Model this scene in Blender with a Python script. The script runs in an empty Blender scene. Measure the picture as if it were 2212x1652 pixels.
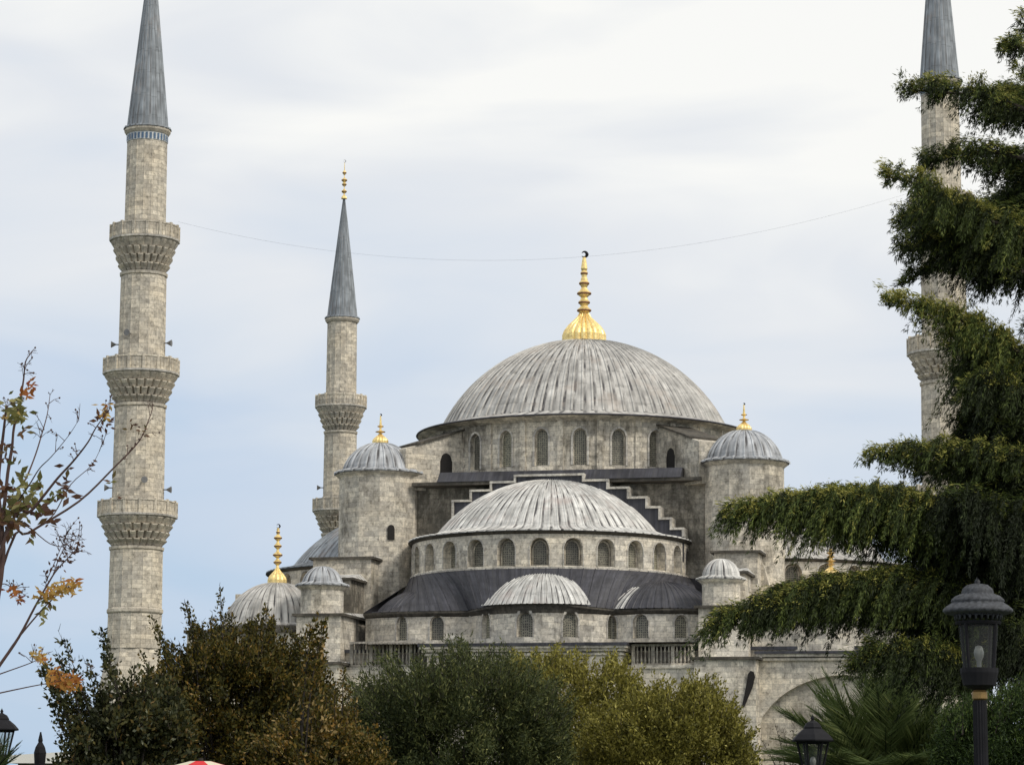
import bpy, math, random
import numpy as np
from mathutils import Vector, Matrix

random.seed(7)
rng = np.random.default_rng(11)
PI = math.pi
rad = math.radians
scene = bpy.context.scene
col = scene.collection

# ------------------------------------------------------------------ camera
F_PX = 5880.0            # focal length in units of a 2212 px wide frame
PITCH = math.atan(915 / F_PX)
ROLL = rad(0.3)
CAM_Z = 1.6
cam_d = bpy.data.cameras.new('camera')
cam_d.sensor_width = 36.0
cam_d.lens = 36.0 * F_PX / 2212.0
cam_d.clip_start = 0.1
cam_d.clip_end = 6000
cam = bpy.data.objects.new('camera', cam_d)
col.objects.link(cam)
cam.location = (0, 0, CAM_Z)
cam.rotation_euler = (Matrix.Rotation(PI / 2 + PITCH, 4, 'X') @ Matrix.Rotation(ROLL, 4, 'Z')).to_euler()
scene.camera = cam

# ------------------------------------------------------------------ sky, sun, exposure
SUN_EL, SUN_AZ = rad(42), rad(128)      # azimuth clockwise from +Y (view direction)
world = bpy.data.worlds.new('World')
scene.world = world
world.use_nodes = True
wn = world.node_tree
wn.nodes.clear()


def N(nt, typ, **kw):
    n = nt.nodes.new(typ)
    for k, v in kw.items():
        setattr(n, k, v)
    return n


def ramp(nt, stops, interp='LINEAR'):
    r = nt.nodes.new('ShaderNodeValToRGB')
    r.color_ramp.interpolation = interp
    e = r.color_ramp.elements
    while len(e) > 1:
        e.remove(e[0])
    e[0].position = stops[0][0]
    e[0].color = tuple(stops[0][1]) + (1,)
    for p, c in stops[1:]:
        x = e.new(p)
        x.color = tuple(c) + (1,)
    return r


def g(v):
    return (v, v, v)


L = wn.links.new
sky = N(wn, 'ShaderNodeTexSky', sky_type='NISHITA')
sky.sun_disc = False
sky.sun_elevation = SUN_EL
sky.sun_rotation = SUN_AZ
sky.air_density = 1.0
sky.dust_density = 2.5
tc = N(wn, 'ShaderNodeTexCoord')
sep = N(wn, 'ShaderNodeSeparateXYZ')
L(tc.outputs['Generated'], sep.inputs[0])
# cloud sheet coordinates: stretched sideways
mp = N(wn, 'ShaderNodeMapping')
mp.inputs['Scale'].default_value = (5.0, 2.0, 17.0)
mp.inputs['Location'].default_value = (0.35, 0.0, 0.55)
mp.inputs['Rotation'].default_value = (0, rad(4), 0)
L(tc.outputs['Generated'], mp.inputs[0])
n1 = N(wn, 'ShaderNodeTexNoise')
n1.inputs['Scale'].default_value = 1.5
n1.inputs['Detail'].default_value = 5
n1.inputs['Roughness'].default_value = 0.42
n1.inputs['Distortion'].default_value = 0.5
L(mp.outputs[0], n1.inputs['Vector'])
# the brightening of the thin cloud with height and towards the right
el = N(wn, 'ShaderNodeMapRange')
el.inputs[1].default_value = 0.08
el.inputs[2].default_value = 0.26
L(sep.outputs['Z'], el.inputs[0])
azx = N(wn, 'ShaderNodeMath', operation='MULTIPLY_ADD')
azx.inputs[1].default_value = 1.05
azx.inputs[2].default_value = 0.0
L(sep.outputs['X'], azx.inputs[0])
cl = N(wn, 'ShaderNodeClamp')
cl.inputs[1].default_value = -0.2
cl.inputs[2].default_value = 0.16
L(azx.outputs[0], cl.inputs[0])
s1 = N(wn, 'ShaderNodeMath', operation='ADD')
L(el.outputs[0], s1.inputs[0])
L(cl.outputs[0], s1.inputs[1])
s2 = N(wn, 'ShaderNodeMath', operation='MULTIPLY_ADD')
s2.inputs[1].default_value = 0.62
L(s1.outputs[0], s2.inputs[0])
nm = N(wn, 'ShaderNodeMath', operation='MULTIPLY_ADD')
nm.inputs[1].default_value = 0.8
nm.inputs[2].default_value = -0.19
L(n1.outputs['Fac'], nm.inputs[0])
L(nm.outputs[0], s2.inputs[2])
cr = ramp(wn, [(0.0, (0.50, 0.665, 0.86)), (0.24, (0.63, 0.735, 0.885)), (0.44, (0.74, 0.81, 0.905)),
               (0.64, (0.87, 0.895, 0.93)), (0.86, (1.06, 1.055, 1.02))])
L(s2.outputs[0], cr.inputs[0])
skys = N(wn, 'ShaderNodeVectorMath', operation='SCALE')
skys.inputs['Scale'].default_value = 0.07
L(sky.outputs[0], skys.inputs[0])
mixw = N(wn, 'ShaderNodeMix', data_type='RGBA')
mixw.inputs[0].default_value = 0.88
L(skys.outputs[0], mixw.inputs[6])
L(cr.outputs[0], mixw.inputs[7])
bg = N(wn, 'ShaderNodeBackground')
bg.inputs[1].default_value = 1.0
L(mixw.outputs[2], bg.inputs[0])
wo = N(wn, 'ShaderNodeOutputWorld')
L(bg.outputs[0], wo.inputs[0])

sd = bpy.data.lights.new('sun', 'SUN')
sd.energy = 1.75
sd.angle = rad(14)
sd.color = (1.0, 0.93, 0.82)
sun = bpy.data.objects.new('sun', sd)
col.objects.link(sun)
dirv = Vector((math.sin(SUN_AZ) * math.cos(SUN_EL), math.cos(SUN_AZ) * math.cos(SUN_EL), math.sin(SUN_EL)))
sun.rotation_euler = dirv.to_track_quat('Z', 'Y').to_euler()
sun.location = dirv * 100
scene.view_settings.view_transform = 'Standard'
scene.view_settings.look = 'None'
scene.view_settings.gamma = 1
scene.view_settings.exposure = 0.0

# ------------------------------------------------------------------ surveying helper
def at(px, py, Y):
    """world point at ground distance Y seen at (px, py) of a 2212x1652 frame"""
    x = px - 1106.0
    y = 826.0 - py
    c, s = math.cos(ROLL), math.sin(ROLL)
    x, y = c * x - s * y, s * x + c * y
    yy = F_PX * math.cos(PITCH) - y * math.sin(PITCH)
    zz = F_PX * math.sin(PITCH) + y * math.cos(PITCH)
    return Vector((x / yy * Y, Y, zz / yy * Y + CAM_Z))


# ------------------------------------------------------------------ materials
def new_mat(name):
    m = bpy.data.materials.new(name)
    m.use_nodes = True
    nt = m.node_tree
    nt.nodes.clear()
    out = N(nt, 'ShaderNodeOutputMaterial')
    b = N(nt, 'ShaderNodeBsdfPrincipled')
    nt.links.new(b.outputs[0], out.inputs[0])
    return m, nt, b, out


def noise(nt, vec, scale, detail=4, rough=0.6, dist=0.0):
    n = N(nt, 'ShaderNodeTexNoise')
    n.inputs['Scale'].default_value = scale
    n.inputs['Detail'].default_value = detail
    n.inputs['Roughness'].default_value = rough
    n.inputs['Distortion'].default_value = dist
    nt.links.new(vec, n.inputs['Vector'])
    return n.outputs['Fac']


def mapping(nt, vec, scale, loc=(0, 0, 0)):
    m = N(nt, 'ShaderNodeMapping')
    m.inputs['Scale'].default_value = scale
    m.inputs['Location'].default_value = loc
    nt.links.new(vec, m.inputs[0])
    return m.outputs[0]


def mixc(nt, fac, a, b, mode='MIX'):
    m = N(nt, 'ShaderNodeMix', data_type='RGBA', blend_type=mode)
    for sock, v in ((m.inputs[0], fac), (m.inputs[6], a), (m.inputs[7], b)):
        if isinstance(v, (int, float)):
            sock.default_value = v
        elif isinstance(v, tuple):
            sock.default_value = v + (1,) if len(v) == 3 else v
        else:
            nt.links.new(v, sock)
    return m.outputs[2]


def stone(name, base, dirt_lo=0.5, dirt_hi=0.72, dirt_amt=0.7, dirt_col=(0.055, 0.05, 0.04), block=1.0, seed=0.0):
    m, nt, b, out = new_mat(name)
    t = N(nt, 'ShaderNodeTexCoord')
    uv, ob = t.outputs['UV'], t.outputs['Object']
    ln = nt.links.new
    br = N(nt, 'ShaderNodeTexBrick')
    br.inputs['Scale'].default_value = 1.0
    br.inputs['Brick Width'].default_value = 0.95 * block
    br.inputs['Row Height'].default_value = 0.42 * block
    br.inputs['Mortar Size'].default_value = 0.018
    br.inputs['Mortar Smooth'].default_value = 0.5
    br.inputs['Bias'].default_value = 0.0
    br.inputs['Color1'].default_value = (0.56, 0.56, 0.57, 1)
    br.inputs['Color2'].default_value = (1.22, 1.2, 1.15, 1)
    br.inputs['Mortar'].default_value = (0.42, 0.41, 0.39, 1)
    ln(uv, br.inputs['Vector'])
    big = noise(nt, mapping(nt, ob, (1, 1, 1), (seed, seed, seed)), 0.28, 7, 0.72, 0.5)
    fine = noise(nt, ob, 3.2, 7, 0.8)
    warm = noise(nt, mapping(nt, ob, (1, 1, 1), (seed + 9, 3, 1)), 0.5, 4, 0.6)
    c0 = mixc(nt, warm, tuple(x * y for x, y in zip(base, (0.92, 0.95, 1.0))), tuple(x * y for x, y in zip(base, (1.12, 1.03, 0.9))))
    c1 = mixc(nt, 0.66, c0, br.outputs['Color'], 'MULTIPLY')
    fr = ramp(nt, [(0.36, g(0.42)), (0.45, g(0.88)), (0.54, g(1.06)), (0.64, g(1.36))])
    ln(fine, fr.inputs[0])
    c2 = mixc(nt, 0.95, c1, fr.outputs[0], 'MULTIPLY')
    # rain streaks running down
    st = noise(nt, mapping(nt, ob, (1.6, 1.6, 0.3), (seed, 0, 0)), 1.0, 6, 0.75, 0.3)
    add = N(nt, 'ShaderNodeMath', operation='ADD')
    ln(big, add.inputs[0])
    mul = N(nt, 'ShaderNodeMath', operation='MULTIPLY_ADD')
    mul.inputs[1].default_value = 0.55
    mul.inputs[2].default_value = -0.27
    ln(st, mul.inputs[0])
    ln(mul.outputs[0], add.inputs[1])
    dr = ramp(nt, [(dirt_lo, g(0)), (dirt_hi, g(1))])
    ln(add.outputs[0], dr.inputs[0])
    dm = N(nt, 'ShaderNodeMath', operation='MULTIPLY')
    dm.inputs[1].default_value = dirt_amt
    ln(dr.outputs[0], dm.inputs[0])
    c3 = mixc(nt, dm.outputs[0], c2, dirt_col)
    ln(c3, b.inputs['Base Color'])
    b.inputs['Roughness'].default_value = 0.92
    b.inputs['Specular IOR Level'].default_value = 0.2
    bp = N(nt, 'ShaderNodeBump')
    bp.inputs['Strength'].default_value = 0.5
    bp.inputs['Distance'].default_value = 0.08
    bm_ = mixc(nt, 0.5, fine, br.outputs['Color'])
    ln(bm_, bp.inputs['Height'])
    ln(bp.outputs[0], b.inputs['Normal'])
    return m


def lead(name, base, streak=(0.45, 1.5), seam=0.45, rough=0.6, seed=0.0, patina=None):
    """sheet lead: UV.x counts panels, UV.y is metres down the slope"""
    m, nt, b, out = new_mat(name)
    ln = nt.links.new
    t = N(nt, 'ShaderNodeTexCoord')
    uv, ob = t.outputs['UV'], t.outputs['Object']
    sp = N(nt, 'ShaderNodeSeparateXYZ')
    ln(uv, sp.inputs[0])
    fl = N(nt, 'ShaderNodeMath', operation='FLOOR')
    ln(sp.outputs['X'], fl.inputs[0])
    frc = N(nt, 'ShaderNodeMath', operation='FRACT')
    ln(sp.outputs['X'], frc.inputs[0])
    cmb = N(nt, 'ShaderNodeCombineXYZ')
    ln(fl.outputs[0], cmb.inputs[0])
    sy = N(nt, 'ShaderNodeMath', operation='MULTIPLY')
    sy.inputs[1].default_value = 0.3
    ln(sp.outputs['Y'], sy.inputs[0])
    ln(sy.outputs[0], cmb.inputs[1])
    pan = noise(nt, cmb.outputs[0], 2.3, 2, 0.6)               # tone of each sheet
    stv = noise(nt, mapping(nt, uv, (3.2, 0.35, 1), (seed, 0, 0)), 1.0, 5, 0.7)   # streaks down the slope
    big = noise(nt, mapping(nt, ob, (1, 1, 1), (seed, 0, 3)), 0.3, 4, 0.6)
    r1 = ramp(nt, [(0.3, g(streak[0])), (0.5, g(1.0)), (0.7, g(streak[1]))])
    ln(stv, r1.inputs[0])
    r2 = ramp(nt, [(0.3, g(0.66)), (0.7, g(1.28))])
    ln(pan, r2.inputs[0])
    r3 = ramp(nt, [(0.3, g(0.82)), (0.7, g(1.15))])
    ln(big, r3.inputs[0])
    c = mixc(nt, 1.0, base, r1.outputs[0], 'MULTIPLY')
    c = mixc(nt, 1.0, c, r2.outputs[0], 'MULTIPLY')
    c = mixc(nt, 1.0, c, r3.outputs[0], 'MULTIPLY')
    # crease shade and grime beside each seam, painted into the colour
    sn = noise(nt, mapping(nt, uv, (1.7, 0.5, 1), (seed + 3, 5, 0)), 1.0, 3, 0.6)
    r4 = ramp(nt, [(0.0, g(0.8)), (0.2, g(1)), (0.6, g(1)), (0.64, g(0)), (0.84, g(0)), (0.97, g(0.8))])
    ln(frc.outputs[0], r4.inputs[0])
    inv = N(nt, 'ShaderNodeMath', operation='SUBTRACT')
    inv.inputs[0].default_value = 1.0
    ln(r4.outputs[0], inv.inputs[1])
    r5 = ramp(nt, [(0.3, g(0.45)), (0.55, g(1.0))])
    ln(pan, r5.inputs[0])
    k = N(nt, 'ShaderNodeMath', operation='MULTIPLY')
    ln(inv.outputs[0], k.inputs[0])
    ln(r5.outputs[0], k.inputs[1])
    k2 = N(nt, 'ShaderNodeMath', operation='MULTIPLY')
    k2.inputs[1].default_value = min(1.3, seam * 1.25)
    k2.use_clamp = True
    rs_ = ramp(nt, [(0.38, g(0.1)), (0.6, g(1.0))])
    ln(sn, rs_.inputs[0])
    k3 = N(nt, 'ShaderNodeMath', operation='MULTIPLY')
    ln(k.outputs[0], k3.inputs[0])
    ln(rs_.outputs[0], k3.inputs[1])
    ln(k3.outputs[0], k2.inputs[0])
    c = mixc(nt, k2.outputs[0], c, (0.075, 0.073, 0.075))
    # horizontal laps between sheets
    wy = N(nt, 'ShaderNodeMath', operation='MULTIPLY_ADD')
    wy.inputs[1].default_value = 0.55
    ln(sp.outputs['Y'], wy.inputs[0])
    ln(pan, wy.inputs[2])
    fy = N(nt, 'ShaderNodeMath', operation='FRACT')
    ln(wy.outputs[0], fy.inputs[0])
    ry = ramp(nt, [(0.0, g(0.4)), (0.06, g(1.0))])
    ln(fy.outputs[0], ry.inputs[0])
    c = mixc(nt, 0.6, c, ry.outputs[0], 'MULTIPLY')
    if patina:
        pn = noise(nt, mapping(nt, ob, (1, 1, 1), (4, 7, seed)), 0.5, 5, 0.65)
        pr = ramp(nt, [(0.55, g(0)), (0.7, g(0.6))])
        ln(pn, pr.inputs[0])
        c = mixc(nt, pr.outputs[0], c, patina)
    ln(c, b.inputs['Base Color'])
    b.inputs['Roughness'].default_value = rough
    b.inputs['Metallic'].default_value = 0.0
    b.inputs['Specular IOR Level'].default_value = 0.35
    bp = N(nt, 'ShaderNodeBump')
    bp.inputs['Strength'].default_value = 0.4
    bp.inputs['Distance'].default_value = 0.05
    ln(stv, bp.inputs['Height'])
    ln(bp.outputs[0], b.inputs['Normal'])
    return m


def plain(name, colr, rough=0.6, metal=0.0, var=0.25, scale=6.0, spec=0.5):
    m, nt, b, out = new_mat(name)
    t = N(nt, 'ShaderNodeTexCoord')
    f = noise(nt, t.outputs['Object'], scale, 4, 0.6)
    r = ramp(nt, [(0.3, g(1 - var)), (0.7, g(1 + var))])
    nt.links.new(f, r.inputs[0])
    c = mixc(nt, 1.0, tuple(colr), r.outputs[0], 'MULTIPLY')
    nt.links.new(c, b.inputs['Base Color'])
    b.inputs['Roughness'].default_value = rough
    b.inputs['Metallic'].default_value = metal
    b.inputs['Specular IOR Level'].default_value = spec
    return m


def leafmat(name, stops, transl=0.25, rough=0.65):
    """colour of each leaf picked by its tint value"""
    m, nt, b, out = new_mat(name)
    a = N(nt, 'ShaderNodeAttribute')
    a.attribute_name = 'tint'
    r = ramp(nt, stops)
    nt.links.new(a.outputs['Fac'], r.inputs[0])
    nt.links.new(r.outputs[0], b.inputs['Base Color'])
    b.inputs['Roughness'].default_value = rough
    b.inputs['Specular IOR Level'].default_value = 0.25
    tr = N(nt, 'ShaderNodeBsdfTranslucent')
    nt.links.new(r.outputs[0], tr.inputs[0])
    mx = N(nt, 'ShaderNodeMixShader')
    mx.inputs[0].default_value = transl
    nt.links.new(b.outputs[0], mx.inputs[1])
    nt.links.new(tr.outputs[0], mx.inputs[2])
    nt.links.new(mx.outputs[0], out.inputs[0])
    return m


def lattice(name, base, dark, scale=9.0):
    """pierced plaster window grille with small bottle-glass holes"""
    m, nt, b, out = new_mat(name)
    ln = nt.links.new
    t = N(nt, 'ShaderNodeTexCoord')
    v = N(nt, 'ShaderNodeTexVoronoi')
    v.inputs['Scale'].default_value = scale
    v.inputs['Randomness'].default_value = 0.25
    ln(t.outputs['UV'], v.inputs['Vector'])
    r = ramp(nt, [(0.28, dark), (0.42, base)])
    ln(v.outputs['Distance'], r.inputs[0])
    n_ = noise(nt, t.outputs['Object'], 1.3, 4, 0.7)
    r2 = ramp(nt, [(0.3, g(0.6)), (0.7, g(1.3))])
    ln(n_, r2.inputs[0])
    c = mixc(nt, 1.0, r.outputs[0], r2.outputs[0], 'MULTIPLY')
    oi = N(nt, 'ShaderNodeObjectInfo')
    r3 = ramp(nt, [(0.0, (0.5, 0.5, 0.52)), (0.5, g(0.95)), (1.0, (1.3, 1.3, 1.2))])
    ln(oi.outputs['Random'], r3.inputs[0])
    c = mixc(nt, 1.0, c, r3.outputs[0], 'MULTIPLY')
    ln(c, b.inputs['Base Color'])
    b.inputs['Roughness'].default_value = 0.45
    return m


M = {}
M['stone'] = stone('weathered_ashlar', (0.61, 0.58, 0.515), 0.50, 0.70, 0.7)
M['stone_pale'] = stone('pale_ashlar', (0.70, 0.67, 0.60), 0.52, 0.72, 0.68, seed=4.0)
M['stone_drum'] = stone('stained_drum_ashlar', (0.70, 0.665, 0.59), 0.45, 0.66, 0.72, seed=12.0)
M['stone_dark'] = stone('sooty_ashlar', (0.47, 0.445, 0.39), 0.38, 0.60, 0.8, (0.06, 0.055, 0.045), seed=8.0)
M['stone_minaret'] = stone('minaret_ashlar', (0.63, 0.59, 0.51), 0.54, 0.76, 0.5, (0.11, 0.095, 0.075), 0.8, seed=2.0)
M['coping'] = stone('coping_marble', (0.56, 0.55, 0.52), 0.55, 0.75, 0.5, seed=6.0)
M['cornice'] = stone('dark_cornice', (0.12, 0.113, 0.10), 0.45, 0.65, 0.7, (0.04, 0.038, 0.035), seed=3.0)  # near-black stone for eaves, ledges and cornice bands
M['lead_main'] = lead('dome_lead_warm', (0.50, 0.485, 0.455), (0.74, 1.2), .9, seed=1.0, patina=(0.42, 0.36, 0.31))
M['lead_pale'] = lead('dome_lead_pale', (0.64, 0.63, 0.60), (0.6, 1.22), .95, seed=5.0, patina=(0.44, 0.37, 0.34))
M['lead_blue'] = lead('dome_lead_bluish', (0.45, 0.465, 0.485), (0.6, 1.3), 1.0, seed=7.0)
M['lead_spire'] = lead('spire_lead', (0.27, 0.295, 0.32), (0.6, 1.5), 0.7, seed=9.0, patina=(0.30, 0.26, 0.24))
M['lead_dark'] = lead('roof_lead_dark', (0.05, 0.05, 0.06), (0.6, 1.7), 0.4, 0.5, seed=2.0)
M['gold'] = plain('gilded_copper', (0.95, 0.72, 0.31), 0.42, 0.6, 0.32, 5.0)
M['gold_dark'] = plain('dark_copper', (0.26, 0.13, 0.07), 0.5, 0.5)
M['iron'] = plain('dark_iron', (0.013, 0.013, 0.016), 0.75, 0.0, 0.25, 6.0, 0.2)
M['lamp_roof'] = plain('lamp_roof_zinc', (0.062, 0.066, 0.074), 0.7, 0.0, 0.5, 30.0, 0.25)
M['brass'] = plain('brass_collar', (0.28, 0.18, 0.07), 0.45, 0.6)
M['window'] = lattice('window_grille', (0.27, 0.255, 0.20), (0.05, 0.048, 0.045), 5.5)
M['void'] = plain('opening_interior', (0.015, 0.013, 0.012), 0.9)
M['tile_blue'] = plain('blue_tile', (0.07, 0.13, 0.22), 0.4)
M['tile_white'] = plain('white_tile', (0.6, 0.62, 0.62), 0.4)
M['bark'] = plain('bark', (0.035, 0.027, 0.022), 0.9, 0, 0.4, 12.0)
M['twig'] = plain('reddish_twig', (0.075, 0.042, 0.035), 0.8, 0, 0.3, 9.0)
M['red'] = plain('red_canvas', (0.60, 0.015, 0.02), 0.8, 0, 0.08)
M['cream'] = plain('cream_canvas', (0.62, 0.56, 0.42), 0.8, 0, 0.08)
M['grey_wall'] = plain('plaster_wall', (0.16, 0.14, 0.12), 0.9, 0, 0.25, 2.0)
M['white_roof'] = plain('white_roof_sheet', (0.80, 0.79, 0.74), 0.6, 0, 0.05, 1.0)
M['speaker'] = plain('grey_horn', (0.16, 0.16, 0.16), 0.5)
M['bulb'] = plain('opal_glass', (0.30, 0.30, 0.29), 0.3, 0, 0.05)

gm, gnt, gb, gout = new_mat('lamp_glass')
gb.inputs['Base Color'].default_value = (0.8, 0.82, 0.82, 1)
gb.inputs['Roughness'].default_value = 0.08
gtr = N(gnt, 'ShaderNodeBsdfTransparent')
gtr.inputs[0].default_value = (0.8, 0.82, 0.81, 1)
gmx = N(gnt, 'ShaderNodeMixShader')
gmx.inputs[0].default_value = 0.035
gnt.links.new(gtr.outputs[0], gmx.inputs[1])
gnt.links.new(gb.outputs[0], gmx.inputs[2])
gnt.links.new(gmx.outputs[0], gout.inputs[0])
M['glass'] = gm

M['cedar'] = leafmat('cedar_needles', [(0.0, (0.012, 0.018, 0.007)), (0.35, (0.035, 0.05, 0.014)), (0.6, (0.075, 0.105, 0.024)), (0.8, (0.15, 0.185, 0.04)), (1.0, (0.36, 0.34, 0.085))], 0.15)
M['leaf_brown'] = leafmat('autumn_leaves', [(0.0, (0.022, 0.024, 0.007)), (0.4, (0.07, 0.065, 0.012)), (0.65, (0.13, 0.095, 0.014)), (0.85, (0.21, 0.115, 0.018)), (1.0, (0.36, 0.26, 0.11))], 0.2)
M['leaf_deep'] = leafmat('deep_green_leaves', [(0.0, (0.018, 0.022, 0.010)), (0.45, (0.045, 0.052, 0.018)), (0.8, (0.10, 0.088, 0.025)), (0.95, (0.17, 0.10, 0.03)), (1.0, (0.22, 0.23, 0.15))], 0.2)
M['leaf_dusk'] = leafmat('grey_green_leaves', [(0.0, (0.02, 0.028, 0.010)), (0.5, (0.055, 0.07, 0.022)), (0.85, (0.13, 0.14, 0.04)), (1.0, (0.24, 0.24, 0.09))], 0.2)
M['leaf_olive'] = leafmat('olive_yellow_leaves', [(0.0, (0.06, 0.06, 0.012)), (0.5, (0.18, 0.165, 0.03)), (0.85, (0.33, 0.29, 0.06)), (1.0, (0.48, 0.43, 0.13))], 0.25)
M['leaf_fall'] = leafmat('orange_yellow_leaves', [(0.0, (0.18, 0.04, 0.02)), (0.35, (0.36, 0.13, 0.03)), (0.7, (0.42, 0.24, 0.05)), (1.0, (0.5, 0.36, 0.12))], 0.35)
M['leaf_mixed'] = leafmat('turning_leaves', [(0.0, (0.07, 0.035, 0.025)), (0.35, (0.12, 0.06, 0.03)), (0.6, (0.10, 0.11, 0.035)), (0.85, (0.17, 0.16, 0.05)), (1.0, (0.32, 0.30, 0.13))], 0.3)
M['palm'] = leafmat('palm_green', [(0.0, (0.035, 0.055, 0.016)), (0.5, (0.085, 0.12, 0.035)), (1.0, (0.22, 0.24, 0.08))], 0.2)
M['fern'] = leafmat('bright_conifer_green', [(0.0, (0.015, 0.028, 0.008)), (0.5, (0.04, 0.07, 0.014)), (1.0, (0.11, 0.15, 0.03))], 0.2)
M['grass'] = plain('lawn', (0.035, 0.05, 0.015), 0.95, 0, 0.4, 0.6)
M['paving'] = plain('plaza_paving', (0.20, 0.185, 0.165), 0.9, 0, 0.2, 0.8)


# ------------------------------------------------------------------ object helpers
def tag(o, label=None, cat=None, group=None, kind=None):
    if label: o['label'] = label
    if cat: o['category'] = cat
    if group: o['group'] = group
    if kind: o['kind'] = kind
    return o


def empty(name, loc, rz=0.0):
    o = bpy.data.objects.new(name, None)
    o.empty_display_size = 0.5
    col.objects.link(o)
    o.location = loc
    o.rotation_euler = (0, 0, rz)
    return o


class MB:
    def __init__(s):
        s.v, s.f, s.uv, s.mi = [], [], [], []

    def face(s, pts, uv=None, mi=0):
        i = len(s.v)
        s.v.extend([tuple(p) for p in pts])
        s.f.append(tuple(range(i, i + len(pts))))
        if uv is None:
            a, b, c = Vector(pts[0]), Vector(pts[1]), Vector(pts[2])
            n = (b - a).cross(c - a)
            ax, ay, az = abs(n.x), abs(n.y), abs(n.z)
            if az >= max(ax, ay) * 1.5:
                uv = [(p[0] * 1.5, p[1]) for p in pts]
            else:
                h = Vector((-n.y, n.x, 0))
                if h.length < 1e-9: h = Vector((1, 0, 0))
                h.normalize()
                uv = [(h.x * p[0] + h.y * p[1], p[2]) for p in pts]
        s.uv.extend(uv)
        s.mi.append(mi)

    def box(s, x0, x1, y0, y1, z0, z1, mi=0):
        p = lambda x, y, z: (x, y, z)
        s.face([p(x0, y0, z0), p(x1, y0, z0), p(x1, y0, z1), p(x0, y0, z1)], mi=mi)
        s.face([p(x1, y0, z0), p(x1, y1, z0), p(x1, y1, z1), p(x1, y0, z1)], mi=mi)
        s.face([p(x1, y1, z0), p(x0, y1, z0), p(x0, y1, z1), p(x1, y1, z1)], mi=mi)
        s.face([p(x0, y1, z0), p(x0, y0, z0), p(x0, y0, z1), p(x0, y1, z1)], mi=mi)
        s.face([p(x0, y0, z1), p(x1, y0, z1), p(x1, y1, z1), p(x0, y1, z1)], mi=mi)
        s.face([p(x0, y1, z0), p(x1, y1, z0), p(x1, y0, z0), p(x0, y0, z0)], mi=mi)

    def prism(s, poly, z0, z1, mi=0):
        """poly: plan polygon counter-clockwise; z0/z1 numbers or functions of (x, y)"""
        f0 = z0 if callable(z0) else (lambda x, y: z0)
        f1 = z1 if callable(z1) else (lambda x, y: z1)
        n = len(poly)
        for i in range(n):
            (xa, ya), (xb, yb) = poly[i], poly[(i + 1) % n]
            s.face([(xa, ya, f0(xa, ya)), (xb, yb, f0(xb, yb)), (xb, yb, f1(xb, yb)), (xa, ya, f1(xa, ya))], mi=mi)
        s.face([(x, y, f1(x, y)) for x, y in poly], mi=mi)
        s.face([(x, y, f0(x, y)) for x, y in reversed(poly)], mi=mi)

    def slab(s, poly, y0, y1, mi=0):
        """poly in the x-z plane, extruded from y0 (front, smaller y) to y1"""
        n = len(poly)
        for i in range(n):
            (xa, za), (xb, zb) = poly[i], poly[(i + 1) % n]
            s.face([(xa, y1, za), (xb, y1, zb), (xb, y0, zb), (xa, y0, za)], mi=mi)
        s.face([(x, y0, z) for x, z in poly], mi=mi)
        s.face([(x, y1, z) for x, z in reversed(poly)], mi=mi)

    def lathe(s, prof, n=48, c=(0, 0), a0=0.0, a1=2 * PI, panels=None, offs=(0.0,), bump=(0.0,), fade=None, mi=0, phase=0.0, mod=None):
        """prof: (r, z) bottom to top. offs: angular sub-steps within one of the n panels, bump: how far each stands out.
        angle 0 points to the viewer side (-y), growing towards +x"""
        angs, bmp, us = [], [], []
        for i in range(n):
            for k, o in enumerate(offs):
                angs.append(a0 + (a1 - a0) * (i + o) / n)
                bmp.append(bump[k])
                us.append(i + o)
        angs.append(a1); bmp.append(bump[0]); us.append(n)
        uscale = 1.0 if panels else None
        sl = [0.0]
        for i in range(1, len(prof)):
            sl.append(sl[-1] + math.hypot(prof[i][0] - prof[i - 1][0], prof[i][1] - prof[i - 1][1]))
        grid = []
        rmax = max(p[0] for p in prof)
        for i, (r, z) in enumerate(prof):
            row = []
            j0, j1 = max(0, i - 1), min(len(prof) - 1, i + 1)
            tr, tz = prof[j1][0] - prof[j0][0], prof[j1][1] - prof[j0][1]
            l = math.hypot(tr, tz) or 1
            nr, nz = tz / l, -tr / l
            fd = fade(i / (len(prof) - 1)) if fade else 1.0
            for a, b in zip(angs, bmp):
                if mod: b = b + mod(a, i)
                rr = max(0.0, r + nr * b * fd)
                zz = z + nz * b * fd
                row.append((c[0] + rr * math.sin(a + phase), c[1] - rr * math.cos(a + phase), zz))
            grid.append(row)
        for i in range(len(prof) - 1):
            for j in range(len(angs) - 1):
                a, b_, c_, d = grid[i][j], grid[i][j + 1], grid[i + 1][j + 1], grid[i + 1][j]
                if panels:
                    u0, u1 = us[j], us[j + 1]
                else:
                    u0, u1 = angs[j] * rmax, angs[j + 1] * rmax
                y0, y1 = sl[i], sl[i + 1]
                if prof[i + 1][0] < 1e-6:
                    s.face([a, b_, d], [(u0, y0), (u1, y0), (u0, y1)], mi)
                elif prof[i][0] < 1e-6:
                    s.face([a, c_, d], [(u0, y0), (u1, y1), (u0, y1)], mi)
                else:
                    s.face([a, b_, c_, d], [(u0, y0), (u1, y0), (u1, y1), (u0, y1)], mi)

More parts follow.
